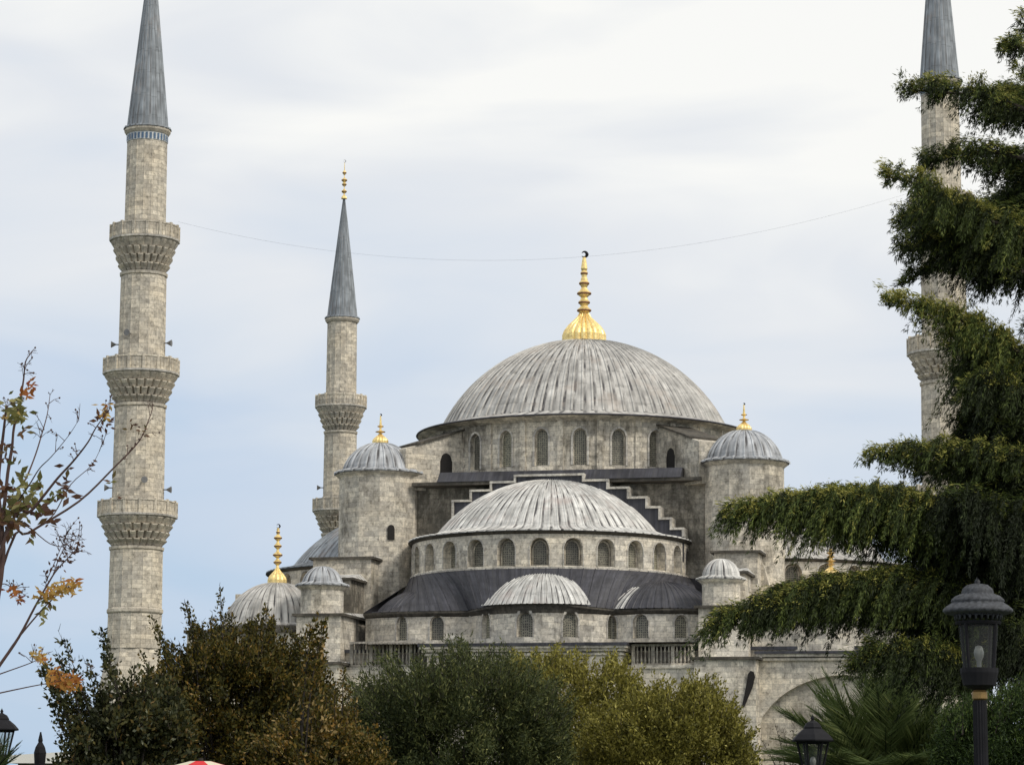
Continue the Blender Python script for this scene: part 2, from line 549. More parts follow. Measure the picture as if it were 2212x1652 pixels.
    def tube(s, pts, radii, n=6, mi=0):
        pts = [Vector(p) for p in pts]
        if isinstance(radii, (int, float)): radii = [radii] * len(pts)
        rings = []
        up = Vector((0.13, 0.27, 0.95)).normalized()
        for i, p in enumerate(pts):
            t = (pts[min(i + 1, len(pts) - 1)] - pts[max(i - 1, 0)])
            if t.length < 1e-9: t = Vector((0, 0, 1))
            t.normalize()
            a = t.cross(up)
            if a.length < 1e-3: a = t.cross(Vector((1, 0, 0)))
            a.normalize()
            b = t.cross(a)
            rings.append([p + (a * math.cos(2 * PI * k / n) + b * math.sin(2 * PI * k / n)) * radii[i] for k in range(n)])
        for i in range(len(rings) - 1):
            for k in range(n):
                k2 = (k + 1) % n
                s.face([rings[i][k], rings[i + 1][k], rings[i + 1][k2], rings[i][k2]], mi=mi)
        s.face(rings[0], mi=mi)
        s.face(list(reversed(rings[-1])), mi=mi)

    def build(s, name, mats, parent=None, smooth=False, loc=None):
        me = bpy.data.meshes.new(name)
        me.from_pydata(s.v, [], s.f)
        uvl = me.uv_layers.new(name='UVMap')
        uvl.data.foreach_set('uv', [x for p in s.uv for x in p])
        if not isinstance(mats, (list, tuple)): mats = [mats]
        for m in mats: me.materials.append(m)
        me.polygons.foreach_set('material_index', s.mi)
        if smooth:
            me.polygons.foreach_set('use_smooth', [True] * len(s.f))
        me.update()
        if smooth:
            import bmesh
            b = bmesh.new(); b.from_mesh(me)
            bmesh.ops.remove_doubles(b, verts=b.verts, dist=1e-4)
            b.to_mesh(me); b.free()
        o = bpy.data.objects.new(name, me)
        col.objects.link(o)
        if parent is not None: o.parent = parent
        if loc is not None: o.location = loc
        return o


def archf(k, rise):
    top = math.sqrt(k * k - (k - 1) ** 2)
    return lambda t: rise * math.sqrt(max(0.0, k * k - (abs(t) + k - 1) ** 2)) / top


def pane(mb, mapper, op, d, mi=0, nseg=8):
    sc, w, zb, zs, rise, k = op
    f = archf(k, rise)
    for j in range(nseg):
        t0, t1 = -1 + 2 * j / nseg, -1 + 2 * (j + 1) / nseg
        sa, sb = sc + t0 * w / 2, sc + t1 * w / 2
        za, zc = zs + f(t0), zs + f(t1)
        mb.face([mapper(sa, zb, d), mapper(sb, zb, d), mapper(sb, zc, d), mapper(sa, za, d)],
                [(sa, zb), (sb, zb), (sb, zc), (sa, za)], mi)


def ring(mb, mapper, op, wd, d0, d1, mi=0, nseg=10):
    """moulded surround: a strip of width wd round the opening from depth d1 (back) to d0 (front face)"""
    sc, w, zb, zs, rise, k = op
    f = archf(k, rise)
    inner, outer = [], []
    inner.append((sc - w / 2, zb)); outer.append((sc - w / 2 - wd, zb))
    for j in range(nseg + 1):
        t = -1 + 2 * j / nseg
        x, z = sc + t * w / 2, zs + f(t)
        ww = w / 2 + wd
        inner.append((x, z))
        outer.append((sc + t * ww, zs + f(t) * (rise + wd) / rise))
    inner.append((sc + w / 2, zb)); outer.append((sc + w / 2 + wd, zb))
    for i in range(len(inner) - 1):
        a, b, c, d = inner[i], inner[i + 1], outer[i + 1], outer[i]
        mb.face([mapper(*a, d0), mapper(*b, d0), mapper(*c, d0), mapper(*d, d0)][::-1], [a, b, c, d][::-1], mi)
        mb.face([mapper(*d, d0), mapper(*c, d0), mapper(*c, d1), mapper(*d, d1)][::-1], [d, c, (c[0], c[1] + .1), (d[0], d[1] + .1)][::-1], mi)
        mb.face([mapper(*a, d0), mapper(*b, d0), mapper(*b, d1), mapper(*a, d1)], [a, b, (b[0], b[1] + .1), (a[0], a[1] + .1)], mi)


def wall(mb, mapper, s0, s1, z0, z1, ops, depth, step=1.0, mi=0, nseg=8):
    """wall strip in (s, z) with arched openings and their reveals"""
    ops = sorted(ops)

    def q(sa, sb, za0, zb0, za1, zb1):
        mb.face([mapper(sa, za0, 0), mapper(sb, zb0, 0), mapper(sb, zb1, 0), mapper(sa, za1, 0)],
                [(sa, za0), (sb, zb0), (sb, zb1), (sa, za1)], mi)
    cur = s0

    def solid(a, b):
        n = max(1, int(math.ceil((b - a) / step - 1e-6)))
        for i in range(n):
            q(a + (b - a) * i / n, a + (b - a) * (i + 1) / n, z0, z0, z1, z1)
    for op in ops:
        sc, w, zb, zs, rise, k = op
        f = archf(k, rise)
        a, b = sc - w / 2, sc + w / 2
        if a > cur + 1e-6: solid(cur, a)
        for j in range(nseg):
            t0, t1 = -1 + 2 * j / nseg, -1 + 2 * (j + 1) / nseg
            sa, sb = sc + t0 * w / 2, sc + t1 * w / 2
            za, zc = zs + f(t0), zs + f(t1)
            q(sa, sb, z0, z0, zb, zb)
            q(sa, sb, za, zc, z1, z1)
            mb.face([mapper(sa, za, 0), mapper(sb, zc, 0), mapper(sb, zc, depth), mapper(sa, za, depth)],
                    [(sa, 0), (sb, 0), (sb, depth), (sa, depth)], mi)
            mb.face([mapper(sa, zb, depth), mapper(sb, zb, depth), mapper(sb, zb, 0), mapper(sa, zb, 0)],
                    [(sa, depth), (sb, depth), (sb, 0), (sa, 0)], mi)
        for x, flip in ((a, 1), (b, 0)):
            pts = [mapper(x, zb, 0), mapper(x, zs, 0), mapper(x, zs, depth), mapper(x, zb, depth)]
            uvs = [(0, zb), (0, zs), (depth, zs), (depth, zb)]
            if not flip:
                pts.reverse(); uvs.reverse()
            mb.face(pts, uvs, mi)
        cur = b
    if s1 > cur + 1e-6: solid(cur, s1)


def cyl_map(c, R, a_start=0.0):
    def f(s, z, d):
        a = a_start + s / R
        r = R - d
        return (c[0] + r * math.sin(a), c[1] - r * math.cos(a), z)
    return f


def window_obj(mapper, op, d, parent, name='window', mat='window'):
    mb = MB()
    pane(mb, mapper, op, d, 0)
    sc, w, zb, zs, rise, k = op
    iw = 0.07
    ring(mb, mapper, (sc, w - 2 * iw, zb + iw, zs, rise - iw, k), iw - 0.002, d - 0.07, d - 0.001, 1)
    return mb.build(name, [M[mat], M['stone_pale']], parent)


# ------------------------------------------------------------------ ground
def sheet(name, x0, x1, y0, y1, z, mat, n=1):
    mb = MB()
    for i in range(n):
        for j in range(n):
            xa, xb = x0 + (x1 - x0) * i / n, x0 + (x1 - x0) * (i + 1) / n
            ya, yb = y0 + (y1 - y0) * j / n, y0 + (y1 - y0) * (j + 1) / n
            mb.face([(xa, ya, z), (xb, ya, z), (xb, yb, z), (xa, yb, z)], [(xa, ya), (xb, ya), (xb, yb), (xa, yb)])
    return tag(mb.build(name, M[mat]), kind='structure')


sheet('ground', -3000, 3000, -500, 5000, 0.0, 'grass')
sheet('plaza', -90, 100, 95, 172, 0.02, 'paving')
sheet('path', -30, 30, 3, 17, 0.024, 'paving')

# ------------------------------------------------------------------ THE MOSQUE (x = along facade, y = -towards viewer)
mosque = empty('mosque', (6.43, 240.0, 0.0), -rad(12.5))
tag(mosque, 'large grey stone mosque with cascading ribbed lead domes and gilded finials', 'mosque')

RIB_O = (0.0, 0.36, 0.44, 0.56, 0.64)


def rib_b(h):
    return (0.0, 0.0, h, h, 0.0)


def cap_profile(R, z0, h, n=16, flare=None, pw=None):
    """spherical cap of base radius R and height h standing on z0"""
    rs = (R * R + h * h) / (2 * h)
    a = math.asin(min(1.0, R / rs))
    if h > R: a = PI - a
    pr = []
    if flare: pr.extend(flare)
    for i in range(n + 1):
        th = a * (1 - i / n)
        pr.append((rs * math.sin(th) if i < n else 0.0, z0 + rs * math.cos(th) - rs * math.cos(a)))
    return pr


def finial(parent, x, y, z, H, rb, discs, name='finial', ribs=18):
    """gilded alem: gadrooned onion base, spindle with discs, small crescent"""
    mb = MB()
    hb = min(H * 0.29, rb * 1.55)
    base = [(rb, 0), (rb * 1.0, hb * .1), (rb * 1.0, hb * .24), (rb * .93, hb * .38), (rb * .74, hb * .56), (rb * .5, hb * .72), (rb * .3, hb * .86), (rb * .2, hb)]
    mb.lathe([(r, z + zz) for r, zz in base], ribs, (x, y), offs=(0, .25, .5, .75), bump=(-.035 * rb, .03 * rb, .05 * rb, .03 * rb))
    top = H * 0.86
    rs = rb * .13
    prof = [(rb * .2, z + hb)]
    for i, (f, w) in enumerate(discs):
        zc = z + hb + (top - hb) * f
        dh = (top - hb) * 0.030
        w = w * rb
        prof += [(rs, zc - dh * 2.6), (w * .8, zc - dh * 1.2), (w, zc - dh * .3), (w, zc + dh * .5), (w * .72, zc + dh * 1.3), (rs * 1.25, zc + dh * 2.6)]
    prof += [(rs * .6, z + top), (0, z + top + .01)]
    mb.lathe(prof, 12, (x, y))
    # separate darker collars round the discs
    for f, w in discs:
        zc = z + hb + (top - hb) * f
        dh = (top - hb) * 0.012
        w = w * rb * 1.07
        mb.lathe([(w * .86, zc - dh * 2.2), (w, zc - dh), (w, zc + dh * .2), (w * .86, zc + dh)], 12, (x, y), mi=1)
    # crescent
    cr_ = H * .028
    cz = z + top + cr_ * 1.1
    pts = []
    for i in range(15):
        a = rad(-60) + rad(300) * i / 14 - rad(90)
        pts.append((x + cr_ * math.cos(a), y, cz + cr_ * math.sin(a)))
    a_ = [min(i, 14 - i) / 7 for i in range(15)]
    mb.tube(pts, [0.012 * rb + 0.075 * rb * t + .004 for t in a_], 5, mi=2)
    return mb.build(name, [M['gold'], M['gold_dark'], M['iron']], parent)


# --- main dome
DR = 12.67
mb = MB()
fadef = lambda t: 1.0 if t < .78 else max(0.0, (0.86 - t) / .08)
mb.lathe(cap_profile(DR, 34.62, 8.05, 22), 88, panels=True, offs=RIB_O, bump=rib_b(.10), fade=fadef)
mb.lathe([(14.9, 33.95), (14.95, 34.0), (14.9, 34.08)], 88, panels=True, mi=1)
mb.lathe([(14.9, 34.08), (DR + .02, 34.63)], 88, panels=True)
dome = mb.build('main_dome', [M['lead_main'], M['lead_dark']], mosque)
finial(dome, 0, 0, 42.6, 9.0, 1.88, [(.06, .33), (.2, .27), (.36, .33), (.54, .24), (.72, .17)], ribs=20)

# --- main drum with windows
RD = 13.6
mp_ = cyl_map((0, 0), RD)
NW = 26
ops = [((i + .69) * 2 * PI * RD / NW, 1.18, 29.9, 32.35, .66, 1.25) for i in range(NW)]
mb = MB()
wall(mb, mp_, 0, 2 * PI * RD, 29.2, 33.75, ops, .45, 1.0)
mb.lathe([(RD, 33.6), (RD + .25, 33.75), (RD + .55, 33.8), (RD + 1.2, 33.94), (DR - 2, 33.95)], 96, mi=0)
for op in ops:
    ring(mb, mp_, op, .17, -.07, .0, 2)
for i in range(NW):                                            # flat pilaster strips between windows
    s_ = (i + .19) * 2 * PI * RD / NW
    for (a, b) in ((s_ - .24, s_ + .24),):
        p = [mp_(a, 29.2, -.16), mp_(b, 29.2, -.16), mp_(b, 33.72, -.16), mp_(a, 33.72, -.16)]
        mb.face(p, [(a, 29.2), (b, 29.2), (b, 33.7), (a, 33.7)], 0)
        mb.face([mp_(a, 29.2, 0), mp_(a, 29.2, -.16), mp_(a, 33.72, -.16), mp_(a, 33.72, 0)], mi=0)
        mb.face([mp_(b, 29.2, -.16), mp_(b, 29.2, 0), mp_(b, 33.72, 0), mp_(b, 33.72, -.16)], mi=0)
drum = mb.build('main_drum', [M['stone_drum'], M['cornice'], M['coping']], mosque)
for i, op in enumerate(ops):
    a = op[0] / RD
    if math.cos(a) > -0.25:
        window_obj(mp_, op, .42, drum)

# --- diagonal buttress masses tying the drum to the corner turrets
for sx in (-1, 1):
    for sy in (-1, 1):
        mb = MB()
        d = Vector((sx, sy)).normalized()
        nrm = Vector((-d.y, d.x))
        hw = 1.5
        r0, r1 = 12.6, 19.2
        P = lambda r, t: (d.x * r + nrm.x * t, d.y * r + nrm.y * t)
        poly = [P(r0, -hw), P(r1, -hw), P(r1, hw), P(r0, hw)]
        area = sum(poly[i][0] * poly[(i + 1) % 4][1] - poly[(i + 1) % 4][0] * poly[i][1] for i in range(4))
        if area < 0: poly.reverse()
        topz = lambda x, y: 33.65 - (abs(x * d.x + y * d.y) - r0) * .33
        mb.prism(poly, 28.0, topz)
        poly2 = [P(r0, -hw - .25), P(r1 - 1, -hw - .25), P(r1 - 1, hw + .25), P(r0, hw + .25)]
        if area < 0: poly2.reverse()
        mb.prism(poly2, lambda x, y: topz(x, y) + .02, lambda x, y: topz(x, y) + .2, mi=1)
        b_ = mb.build('buttress', [M['stone'], M['cornice']], mosque)
        if sy == -1:
            # arched passage on the face turned to the viewer
            for side in (-1, 1):
                o0 = P(r0, side * (hw + .015))
                def mpb(s, z, dd_, o0=o0, d=d, side=side, nrm=nrm):
                    return (o0[0] + d.x * s - nrm.x * side * dd_, o0[1] + d.y * s - nrm.y * side * dd_, z)
                mbw = MB()
                pane(mbw, mpb, (2.6, 1.2, 28.6, 30.6, .75, 1.1), 0)
                mbw.build('arched_opening', [M['void']], b_)

# --- square base of the dome: great arches, stepped front, lead shoulders
mb = MB()
mb.box(-13.2, 13.2, -13.2, 13.2, 20.0, 28.2)
mb.build('dome_base', M['stone_dark'], mosque)
mb = MB()
x0_, x1_ = -9.7, 11.0
mb.face([(x0_, -15.0, 28.5), (x1_, -15.0, 28.5), (x1_, -13.95, 29.42), (x0_, -13.95, 29.42)])
mb.face([(x1_, -15.0, 28.5), (x1_, -8, 28.5), (x1_, -8, 29.42), (x1_, -13.95, 29.42)])
mb.face([(x0_, -8, 28.5), (x0_, -15.0, 28.5), (x0_, -13.95, 29.42), (x0_, -8, 29.42)])
mb.face([(x0_, -13.95, 29.42), (x1_, -13.95, 29.42), (x1_, -8, 29.66), (x0_, -8, 29.66)])
mb.face([(x0_, -8, 28.5), (x1_, -8, 28.5), (x1_, -15.0, 28.5), (x0_, -15.0, 28.5)])
mb.box(-13.4, 13.4, -13.4, 13.4, 28.2, 28.45)
mb.build('shoulder_roof', M['lead_dark'], mosque)
for x0_, x1_ in ((-11.9, -4.9), (5.0, 12.7)):
    mb = MB()
    mb.box(x0_, x1_, -14.9, -13.2, 28.22, 28.49)
    mb.build('ledge', M['cornice'], mosque)

ST = [(2.9, 28.8), (2.9, 28.28), (4.95, 28.28), (4.95, 27.62), (6.68, 27.62), (6.68, 26.78), (8.22, 26.78), (8.22, 25.95),
      (9.3, 25.95), (9.3, 25.0), (10.25, 25.0), (10.25, 24.14), (11.25, 24.14), (11.25, 23.4)]
full = [(-8.22, 24.4)] + [(-x, z) for x, z in reversed(ST[:7])] + ST
mb = MB()
mb.slab([(11.25, 21.5)] + list(reversed(full)) + [(-8.22, 21.5)], -15.2, -13.2)
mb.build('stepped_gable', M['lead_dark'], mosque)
mb = MB()
e = .095
for i in range(len(full) - 1):
    (xa, za), (xb, zb) = full[i], full[i + 1]
    if abs(za - zb) < 1e-6:
        lo = -e if (i > 0 and full[i - 1][1] < za) or i == 0 else e
        mb.box(min(xa, xb) - e, max(xa, xb) + e, -15.4, -13.25, za - e * .4, za + e * 1.5)
    else:
        sg = 1 if xa > 0 else -1
        x_ = xa
        mb.box(x_ - e, x_ + e, -15.36, -13.27, min(za, zb) + e * 1.5, max(za, zb) - e * .4)
mb.build('stepped_coping', M['coping'], mosque)


# --- semi domes
def semi_dome(parent, rot, cx, dist, zr, domeR, rimR, h, nwin, zb, mat_dome, open_front=True, off=0.0, mats='stone_pale'):
    """half dome standing off the square base in direction rot (0 = towards viewer)"""
    part = None
    ca, sa = math.cos(rot), math.sin(rot)

    def T(p):
        x, y, z = p
        y = y - dist
        x = x + cx
        return (x * ca - y * sa, x * sa + y * ca, z)
    mb = MB()
    a0, a1 = -rad(94), rad(94)
    n = 44
    prof = [(rimR + .3, zr - .04), (rimR + .3, zr + .04), (rimR - .5, zr + .17), (domeR + .7, zr + .36)] + cap_profile(domeR, zr + .62, h, 16)
    mb.lathe(prof, n, a0=a0, a1=a1, panels=True, offs=RIB_O, bump=rib_b(.055), fade=lambda t: 1.0 if t < .86 else 0.3)
    mb.v = [T(p) for p in mb.v]
    d_ = mb.build('semi_dome', [M[mat_dome]], parent)
    mb = MB()
    mpp0 = cyl_map((0, 0), rimR, a0)
    mpp = lambda s, z, d: T(mpp0(s, z, d))
    Lw = (a1 - a0) * rimR
    ops = [((i + .5 + off) * Lw / nwin, 1.5, zb + .15, zb + 1.62, .74, 1.05) for i in range(nwin)]
    wall(mb, mpp, 0, Lw, zb - 1.2, zr - .1, ops, .85, .9)
    for op in ops:
        ring(mb, mpp, op, .1, -.06, 0, 2)
    lm = MB()
    lm.lathe([(rimR, zr - .3), (rimR + .3, zr - .16), (rimR + .36, zr - .1), (rimR - 1, zr - .1)], 48, a0=a0, a1=a1, mi=1)
    lm.lathe([(rimR + .002, zb - .12), (rimR + .16, zb - .1), (rimR + .16, zb + .02), (rimR + .002, zb + .05)], 48, a0=a0, a1=a1, mi=2)
    for f, uvn in zip(lm.f, range(len(lm.f))):
        pass
    base_i = len(mb.v)
    mb.v += [T(p) for p in lm.v]
    mb.f += [tuple(i + base_i for i in f) for f in lm.f]
    mb.uv += lm.uv
    mb.mi += lm.mi
    w_ = mb.build('semi_drum', [M[mats], M['cornice'], M['coping']], parent)
    for op in ops:
        # inner, smaller pointed window inside the niche
        sc, w, zz, zs, rise, k = op
        m2 = MB()
        pane(m2, mpp, op, .8, 1)
        op2 = (sc, w - .36, zz + .08, zs - .1, rise - .1, 1.3)
        pane(m2, mpp, op2, .70, 0)
        ring(m2, mpp, op2, .09, .62, .79, 1)
        m2.build('window', [M['window'], M['stone']], w_)
    return d_


semi_dome(mosque, 0.0, -0.25, 13.2, 23.32, 9.55, 11.6, 4.7, 14, 20.35, 'lead_pale', off=.03)
semi_dome(mosque, -PI / 2, 0.0, 16.5, 22.0, 9.8, 11.9, 5.0, 14, 19.2, 'lead_spire', mats='stone')
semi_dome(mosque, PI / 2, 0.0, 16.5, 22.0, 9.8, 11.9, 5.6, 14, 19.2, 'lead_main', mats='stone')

# --- lower storey in front: exedra wall, dark lead roof, three small half domes
path = []
for i in range(13):      # left bulge
    t = i / 12
    path.append((-13.4 + 8.9 * t, 23.4 + 1.0 * math.sin(t * PI) + .9 * t))
for i in range(1, 25):   # central bulge
    t = i / 24
    path.append((-4.5 + 11.6 * t, 24.3 + 3.6 * math.sin(t * PI) ** .75))
for i in range(1, 13):   # right bulge
    t = i / 12
    path.append((7.1 + 7.0 * t, 24.3 + 1.1 * math.sin(t * PI)))
cum = [0.0]
for i in range(1, len(path)):
    cum.append(cum[-1] + math.hypot(path[i][0] - path[i - 1][0], path[i][1] - path[i - 1][1]))
LP = cum[-1]


def path_at(s):
    s = max(0.0, min(LP - 1e-6, s))
    i = max(k for k in range(len(cum) - 1) if cum[k] <= s)
    f = (s - cum[i]) / (cum[i + 1] - cum[i])
    x = path[i][0] + (path[i + 1][0] - path[i][0]) * f
    v = path[i][1] + (path[i + 1][1] - path[i][1]) * f
    j0, j1 = max(0, i - 1), min(len(path) - 1, i + 2)
    tx, tv = path[j1][0] - path[j0][0], path[j1][1] - path[j0][1]
    l = math.hypot(tx, tv)
    return x, v, -tv / l, tx / l      # normal (x, v), outward = +v


def eave_z(x):
    return 16.78 + .5 * math.exp(-((x - 1.2) / 3.6) ** 2)


def lower_map(s, z, d):
    x, v, nx, nv = path_at(s)
    if z > 16.5: z = z - 16.8 + eave_z(x)
    return (x - nx * d, -(v - nv * d), z)


def s_of(x):
    for i in range(len(path) - 1):
        if path[i][0] <= x <= path[i + 1][0]:
            return cum[i] + (cum[i + 1] - cum[i]) * (x - path[i][0]) / (path[i + 1][0] - path[i][0])


ops = [(s_of(x), w, 14.65, 14.65 + h, .6, 1.2) for x, w, h in
       ((-10.05, .95, 1.35), (-7.1, 1.15, 1.35), (-2.75, 1.0, 1.4), (.7, 1.35, 1.35), (4.2, 1.25, 1.35), (7.0, 1.0, 1.3), (9.4, 1.3, 1.3), (12.6, 1.1, 1.2))]
mb = MB()
wall(mb, lower_map, 0, LP, 13.6, 16.8, ops, .4, .5)
mb.face([lower_map(LP, 13.6, 0), (14.1, -16, 13.6), (14.1, -16, 16.8), lower_map(LP, 16.8, 0)])
for op in ops: ring(mb, lower_map, op, .12, -.05, 0, 1)
low = mb.build('lower_wall', [M['stone_pale'], M['coping']], mosque)
for op in ops:
    window_obj(lower_map, op, .37, low)
mb = MB()     # eave moulding
ns = 60
for i in range(ns):
    sa, sb = LP * i / ns, LP * (i + 1) / ns
    zz = 16.8
    for (d0, za), (d1, zb) in (((0, zz - .3), (-.18, zz - .18)), ((-.18, zz - .18), (-.34, zz - .02)), ((-.34, zz - .02), (-.34, zz + .12)), ((-.34, zz + .12), (.3, zz + .22))):
        mb.face([lower_map(sa, za, d0), lower_map(sb, za, d0), lower_map(sb, zb, d1), lower_map(sa, zb, d1)])
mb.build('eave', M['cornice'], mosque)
mb = MB()     # dark lead roof between the semi drum and the exedra wall
na, nr = 72, 5
gr = []
for i in range(na + 1):
    t = i / na
    a = -rad(88) + rad(176) * t
    top = Vector((-0.25 + 11.72 * math.sin(a), -13.2 - 11.72 * math.cos(a), 20.28))
    bx, bv, nx, nv = path_at(LP * t)
    bot = Vector((bx + nx * .3, -(bv + nv * .3), eave_z(bx) + .16))
    row = []
    for k in range(nr + 1):
        f = k / nr
        p = bot.lerp(top, f)
        p.z += (.35 - 1.15 * math.exp(-((bx - 1.2) / 3.4) ** 2) - 1.3 * math.exp(-((bx + 13.4) / 3.2) ** 2)) * math.sin(f * PI)
        row.append(p)
    gr.append(row)
for i in range(na):
    for k in range(nr):
        mb.face([gr[i][k], gr[i + 1][k], gr[i + 1][k + 1], gr[i][k + 1]], [(i * .6, k * 1.2), ((i + 1) * .6, k * 1.2), ((i + 1) * .6, (k + 1) * 1.2), (i * .6, (k + 1) * 1.2)])
for i in range(2, na, 2):
    mb.tube([p + Vector((0, 0, .02)) for p in gr[i]], .045, 4)
mb.face([gr[0][0], gr[0][nr], (-12.5, -13.0, 20.2), (-13.7, -16, 16.8)])
mb.face([gr[na][nr], gr[na][0], (14.2, -16, 16.8), (12.3, -13.0, 20.2)])
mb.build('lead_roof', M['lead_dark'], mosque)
for cx, cv, R_, h_, z_, mm, nn_ in ((1.25, 23.0, 5.5, 2.95, 17.2, 'lead_pale', 40), (10.3, 20.9, 4.9, 2.45, 16.95, 'lead_dark', 28), (-8.9, 19.8, 4.6, 2.3, 16.9, 'lead_dark', 28)):
    mb = MB()
    mb.lathe(cap_profile(R_, z_, h_, 10), nn_, (cx, -cv), panels=True, offs=RIB_O, bump=rib_b(.05), a0=-rad(100), a1=rad(100), fade=lambda t: 1 if t < .8 else .2)
    if mm == 'lead_dark' and cx > 0:
        # strip of paler sheets on one flank
        mb2 = MB()
        mb2.lathe([(r + .02, z + .02) for r, z in cap_profile(R_, z_, h_, 10)][:6], 3, (cx, -cv), panels=True, offs=RIB_O, bump=rib_b(.05), a0=-rad(46), a1=-rad(27))
        i0 = len(mb.v)
        mb.v += mb2.v; mb.f += [tuple(i + i0 for i in f) for f in mb2.f]; mb.uv += mb2.uv; mb.mi += [1] * len(mb2.f)
    mb.build('exedra_dome', [M[mm], M['lead_pale']], mosque)


# --- corner turrets
def turret(x, v, R, ze, zb, dR, dh, fin, eight=True, matd='lead_blue', wmat='stone', ribs=24, name='corner_turret', slit=None, nside=12):
    mb = MB()
    ph = PI / nside
    mb.lathe([(R, zb), (R, ze - .35), (R + .18, ze - .2), (R + .34, ze - .08), (R + .34, ze), (R * .5, ze + .05)], nside, (x, -v), phase=ph)
    if slit:
        pass
    t_ = mb.build(name, [M[wmat], M['cornice']], mosque)
    mb = MB()
    prof = [(R + .42, ze + .0), (R + .44, ze + .1), (R + .2, ze + .18), (dR + .02, ze + .3)] + cap_profile(dR, ze + .32, dh, 12)
    mb.lathe(prof, ribs, (x, -v), panels=True, offs=RIB_O, bump=rib_b(.085 if R > 2.5 else .05), fade=lambda t: 1 if t < .85 else .4)
    mb.build('turret_dome', M[matd], t_)
    if fin:
        finial(t_, x, -v, ze + .3 + dh, fin[0], fin[1], [(.12, .62), (.42, .4)], ribs=12)
    return t_


tl = turret(-15.2, 13.0, 3.45, 29.42, 18.0, 3.15, 2.45, (2.75, .66))
tr_ = turret(16.05, 13.0, 3.3, 29.7, 18.0, 3.1, 2.5, (2.5, .62))
turret(-15.2, -13.0, 3.4, 29.6, 18.0, 3.1, 2.4, (2.6, .62))
turret(14.3, -13.0, 3.0, 29.0, 18.0, 2.7, 2.0, (1.6, .45))
mb = MB()
mt = cyl_map((-15.2, -13.0), 3.45 * .985)
pane(mb, mt, (1.9, .62, 23.6, 24.55, .32, 1.0), -.06)
mb.build('slit_window', M['void'], tl)


# --- stepped buttress blocks under the turrets (front face at v, right face visible)
def block(u0, u1, v0, v1, z0, z1, mat='stone', slope=.5, lip=.3, name='buttress_block'):
    mb = MB()
    mb.box(u0, u1, -v1, -v0, z0, z1 - .3)
    mb.box(u0 - lip, u1 + lip, -v1 - lip, -v0, z1 - .3, z1 - .1, mi=1)
    # sloping lead weathering on top
    mb.face([(u0 - lip, -v1 - lip, z1 - .1), (u1 + lip, -v1 - lip, z1 - .1), (u1 + lip - .6, -v0, z1 + slope), (u0 - lip + .6, -v0, z1 + slope)], mi=2)
    mb.face([(u1 + lip, -v1 - lip, z1 - .1), (u1 + lip, -v0, z1 - .1), (u1 + lip - .6, -v0, z1 + slope)], mi=2)
    mb.face([(u0 - lip, -v0, z1 - .1), (u0 - lip, -v1 - lip, z1 - .1), (u0 - lip + .6, -v0, z1 + slope)], mi=2)
    return mb.build(name, [M[mat], M['cornice'], M['lead_pale']], mosque)


block(-19.3, -14.3, 12.0, 18.7, 12, 22.05, 'stone')
block(-18.4, -14.9, 18.7, 22.7, 12, 20.0, 'stone_dark')
block(-17.9, -14.25, 18.0, 27.7, 12, 16.75, 'stone_pale')
block(-18.1, -13.5, 18.0, 30.7, 0, 12.75, 'stone_pale')
block(14.3, 17.8, 12.0, 18.7, 12, 22.1, 'stone')
block(14.9, 17.3, 18.7, 22.7, 12, 20.1, 'stone')
block(14.35, 18.2, 18.0, 27.7, 12, 17.05, 'stone_pale')
block(14.3, 19.0, 18.0, 29.6, 0, 13.0, 'stone_pale')
turret(-16.4, 25.7, 1.72, 18.95, 16.5, 1.6, 1.3, None, ribs=16, name='small_turret', matd='lead_blue', wmat='stone_pale')
turret(15.85, 25.7, 1.5, 19.05, 16.8, 1.42, 1.35, None, ribs=16, name='small_turret', matd='lead_pale', wmat='stone_pale')
mb = MB()     # curved shoulder wall from the right turret block back up to the tower
mb.slab([(17.3, 17.0), (19.2, 17.0), (18.6, 18.8), (18.0, 21.0), (17.3, 22.0)], -16.5, -15.2)
mb.build('shoulder_wall', M['stone'], mosque)


# --- corner domes beyond the buttresses
def corner_dome(x, v, R, z, h, fin):
    mb = MB()
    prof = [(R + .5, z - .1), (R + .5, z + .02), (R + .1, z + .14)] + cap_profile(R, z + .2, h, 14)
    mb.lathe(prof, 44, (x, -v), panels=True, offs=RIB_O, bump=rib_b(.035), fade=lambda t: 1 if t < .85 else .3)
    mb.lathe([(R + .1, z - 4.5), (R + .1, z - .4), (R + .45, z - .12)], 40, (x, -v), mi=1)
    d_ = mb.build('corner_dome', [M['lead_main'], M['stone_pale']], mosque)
    finial(d_, x, -v, z + .1 + h, fin, .78, [(.16, .42), (.34, .50), (.56, .40), (.76, .42), (.9, .2)], ribs=10)


corner_dome(-21.35, 22.0, 4.35, 15.95, 3.5, 5.3)
corner_dome(24.0, 22.0, 4.9, 15.95, 3.45, 2.6)
corner_dome(-21.35, -22.0, 4.35, 15.95, 3.5, 5.3)
corner_dome(22.8, -22.0, 4.5, 15.95, 3.5, 5.0)

# --- body of the prayer hall
mb = MB()
mb.box(-16.9, 16.9, -12.9, 22.0, 12.0, 19.3)
mb.box(-26.9, -16.9, -16, 16, 12.0, 19.2)
mb.box(16.9, 26.9, -16, 16, 12.0, 19.2)
mb.build('upper_body', M['stone'], mosque)
mb = MB()
mb.box(-27.2, 27.6, -26.2, 26.0, 0, 13.6)
mb.build('hall_walls', M['stone_pale'], mosque)
mb = MB()
mb.box(-27.5, 27.9, -26.5, 26.3, 13.6, 13.85)
mb.face([(-13.2, -29.9, 14.05), (14.0, -29.9, 14.05), (14.0, -23.5, 14.35), (-13.2, -23.5, 14.35)])
mb.build('terrace_roof', M['lead_dark'], mosque)
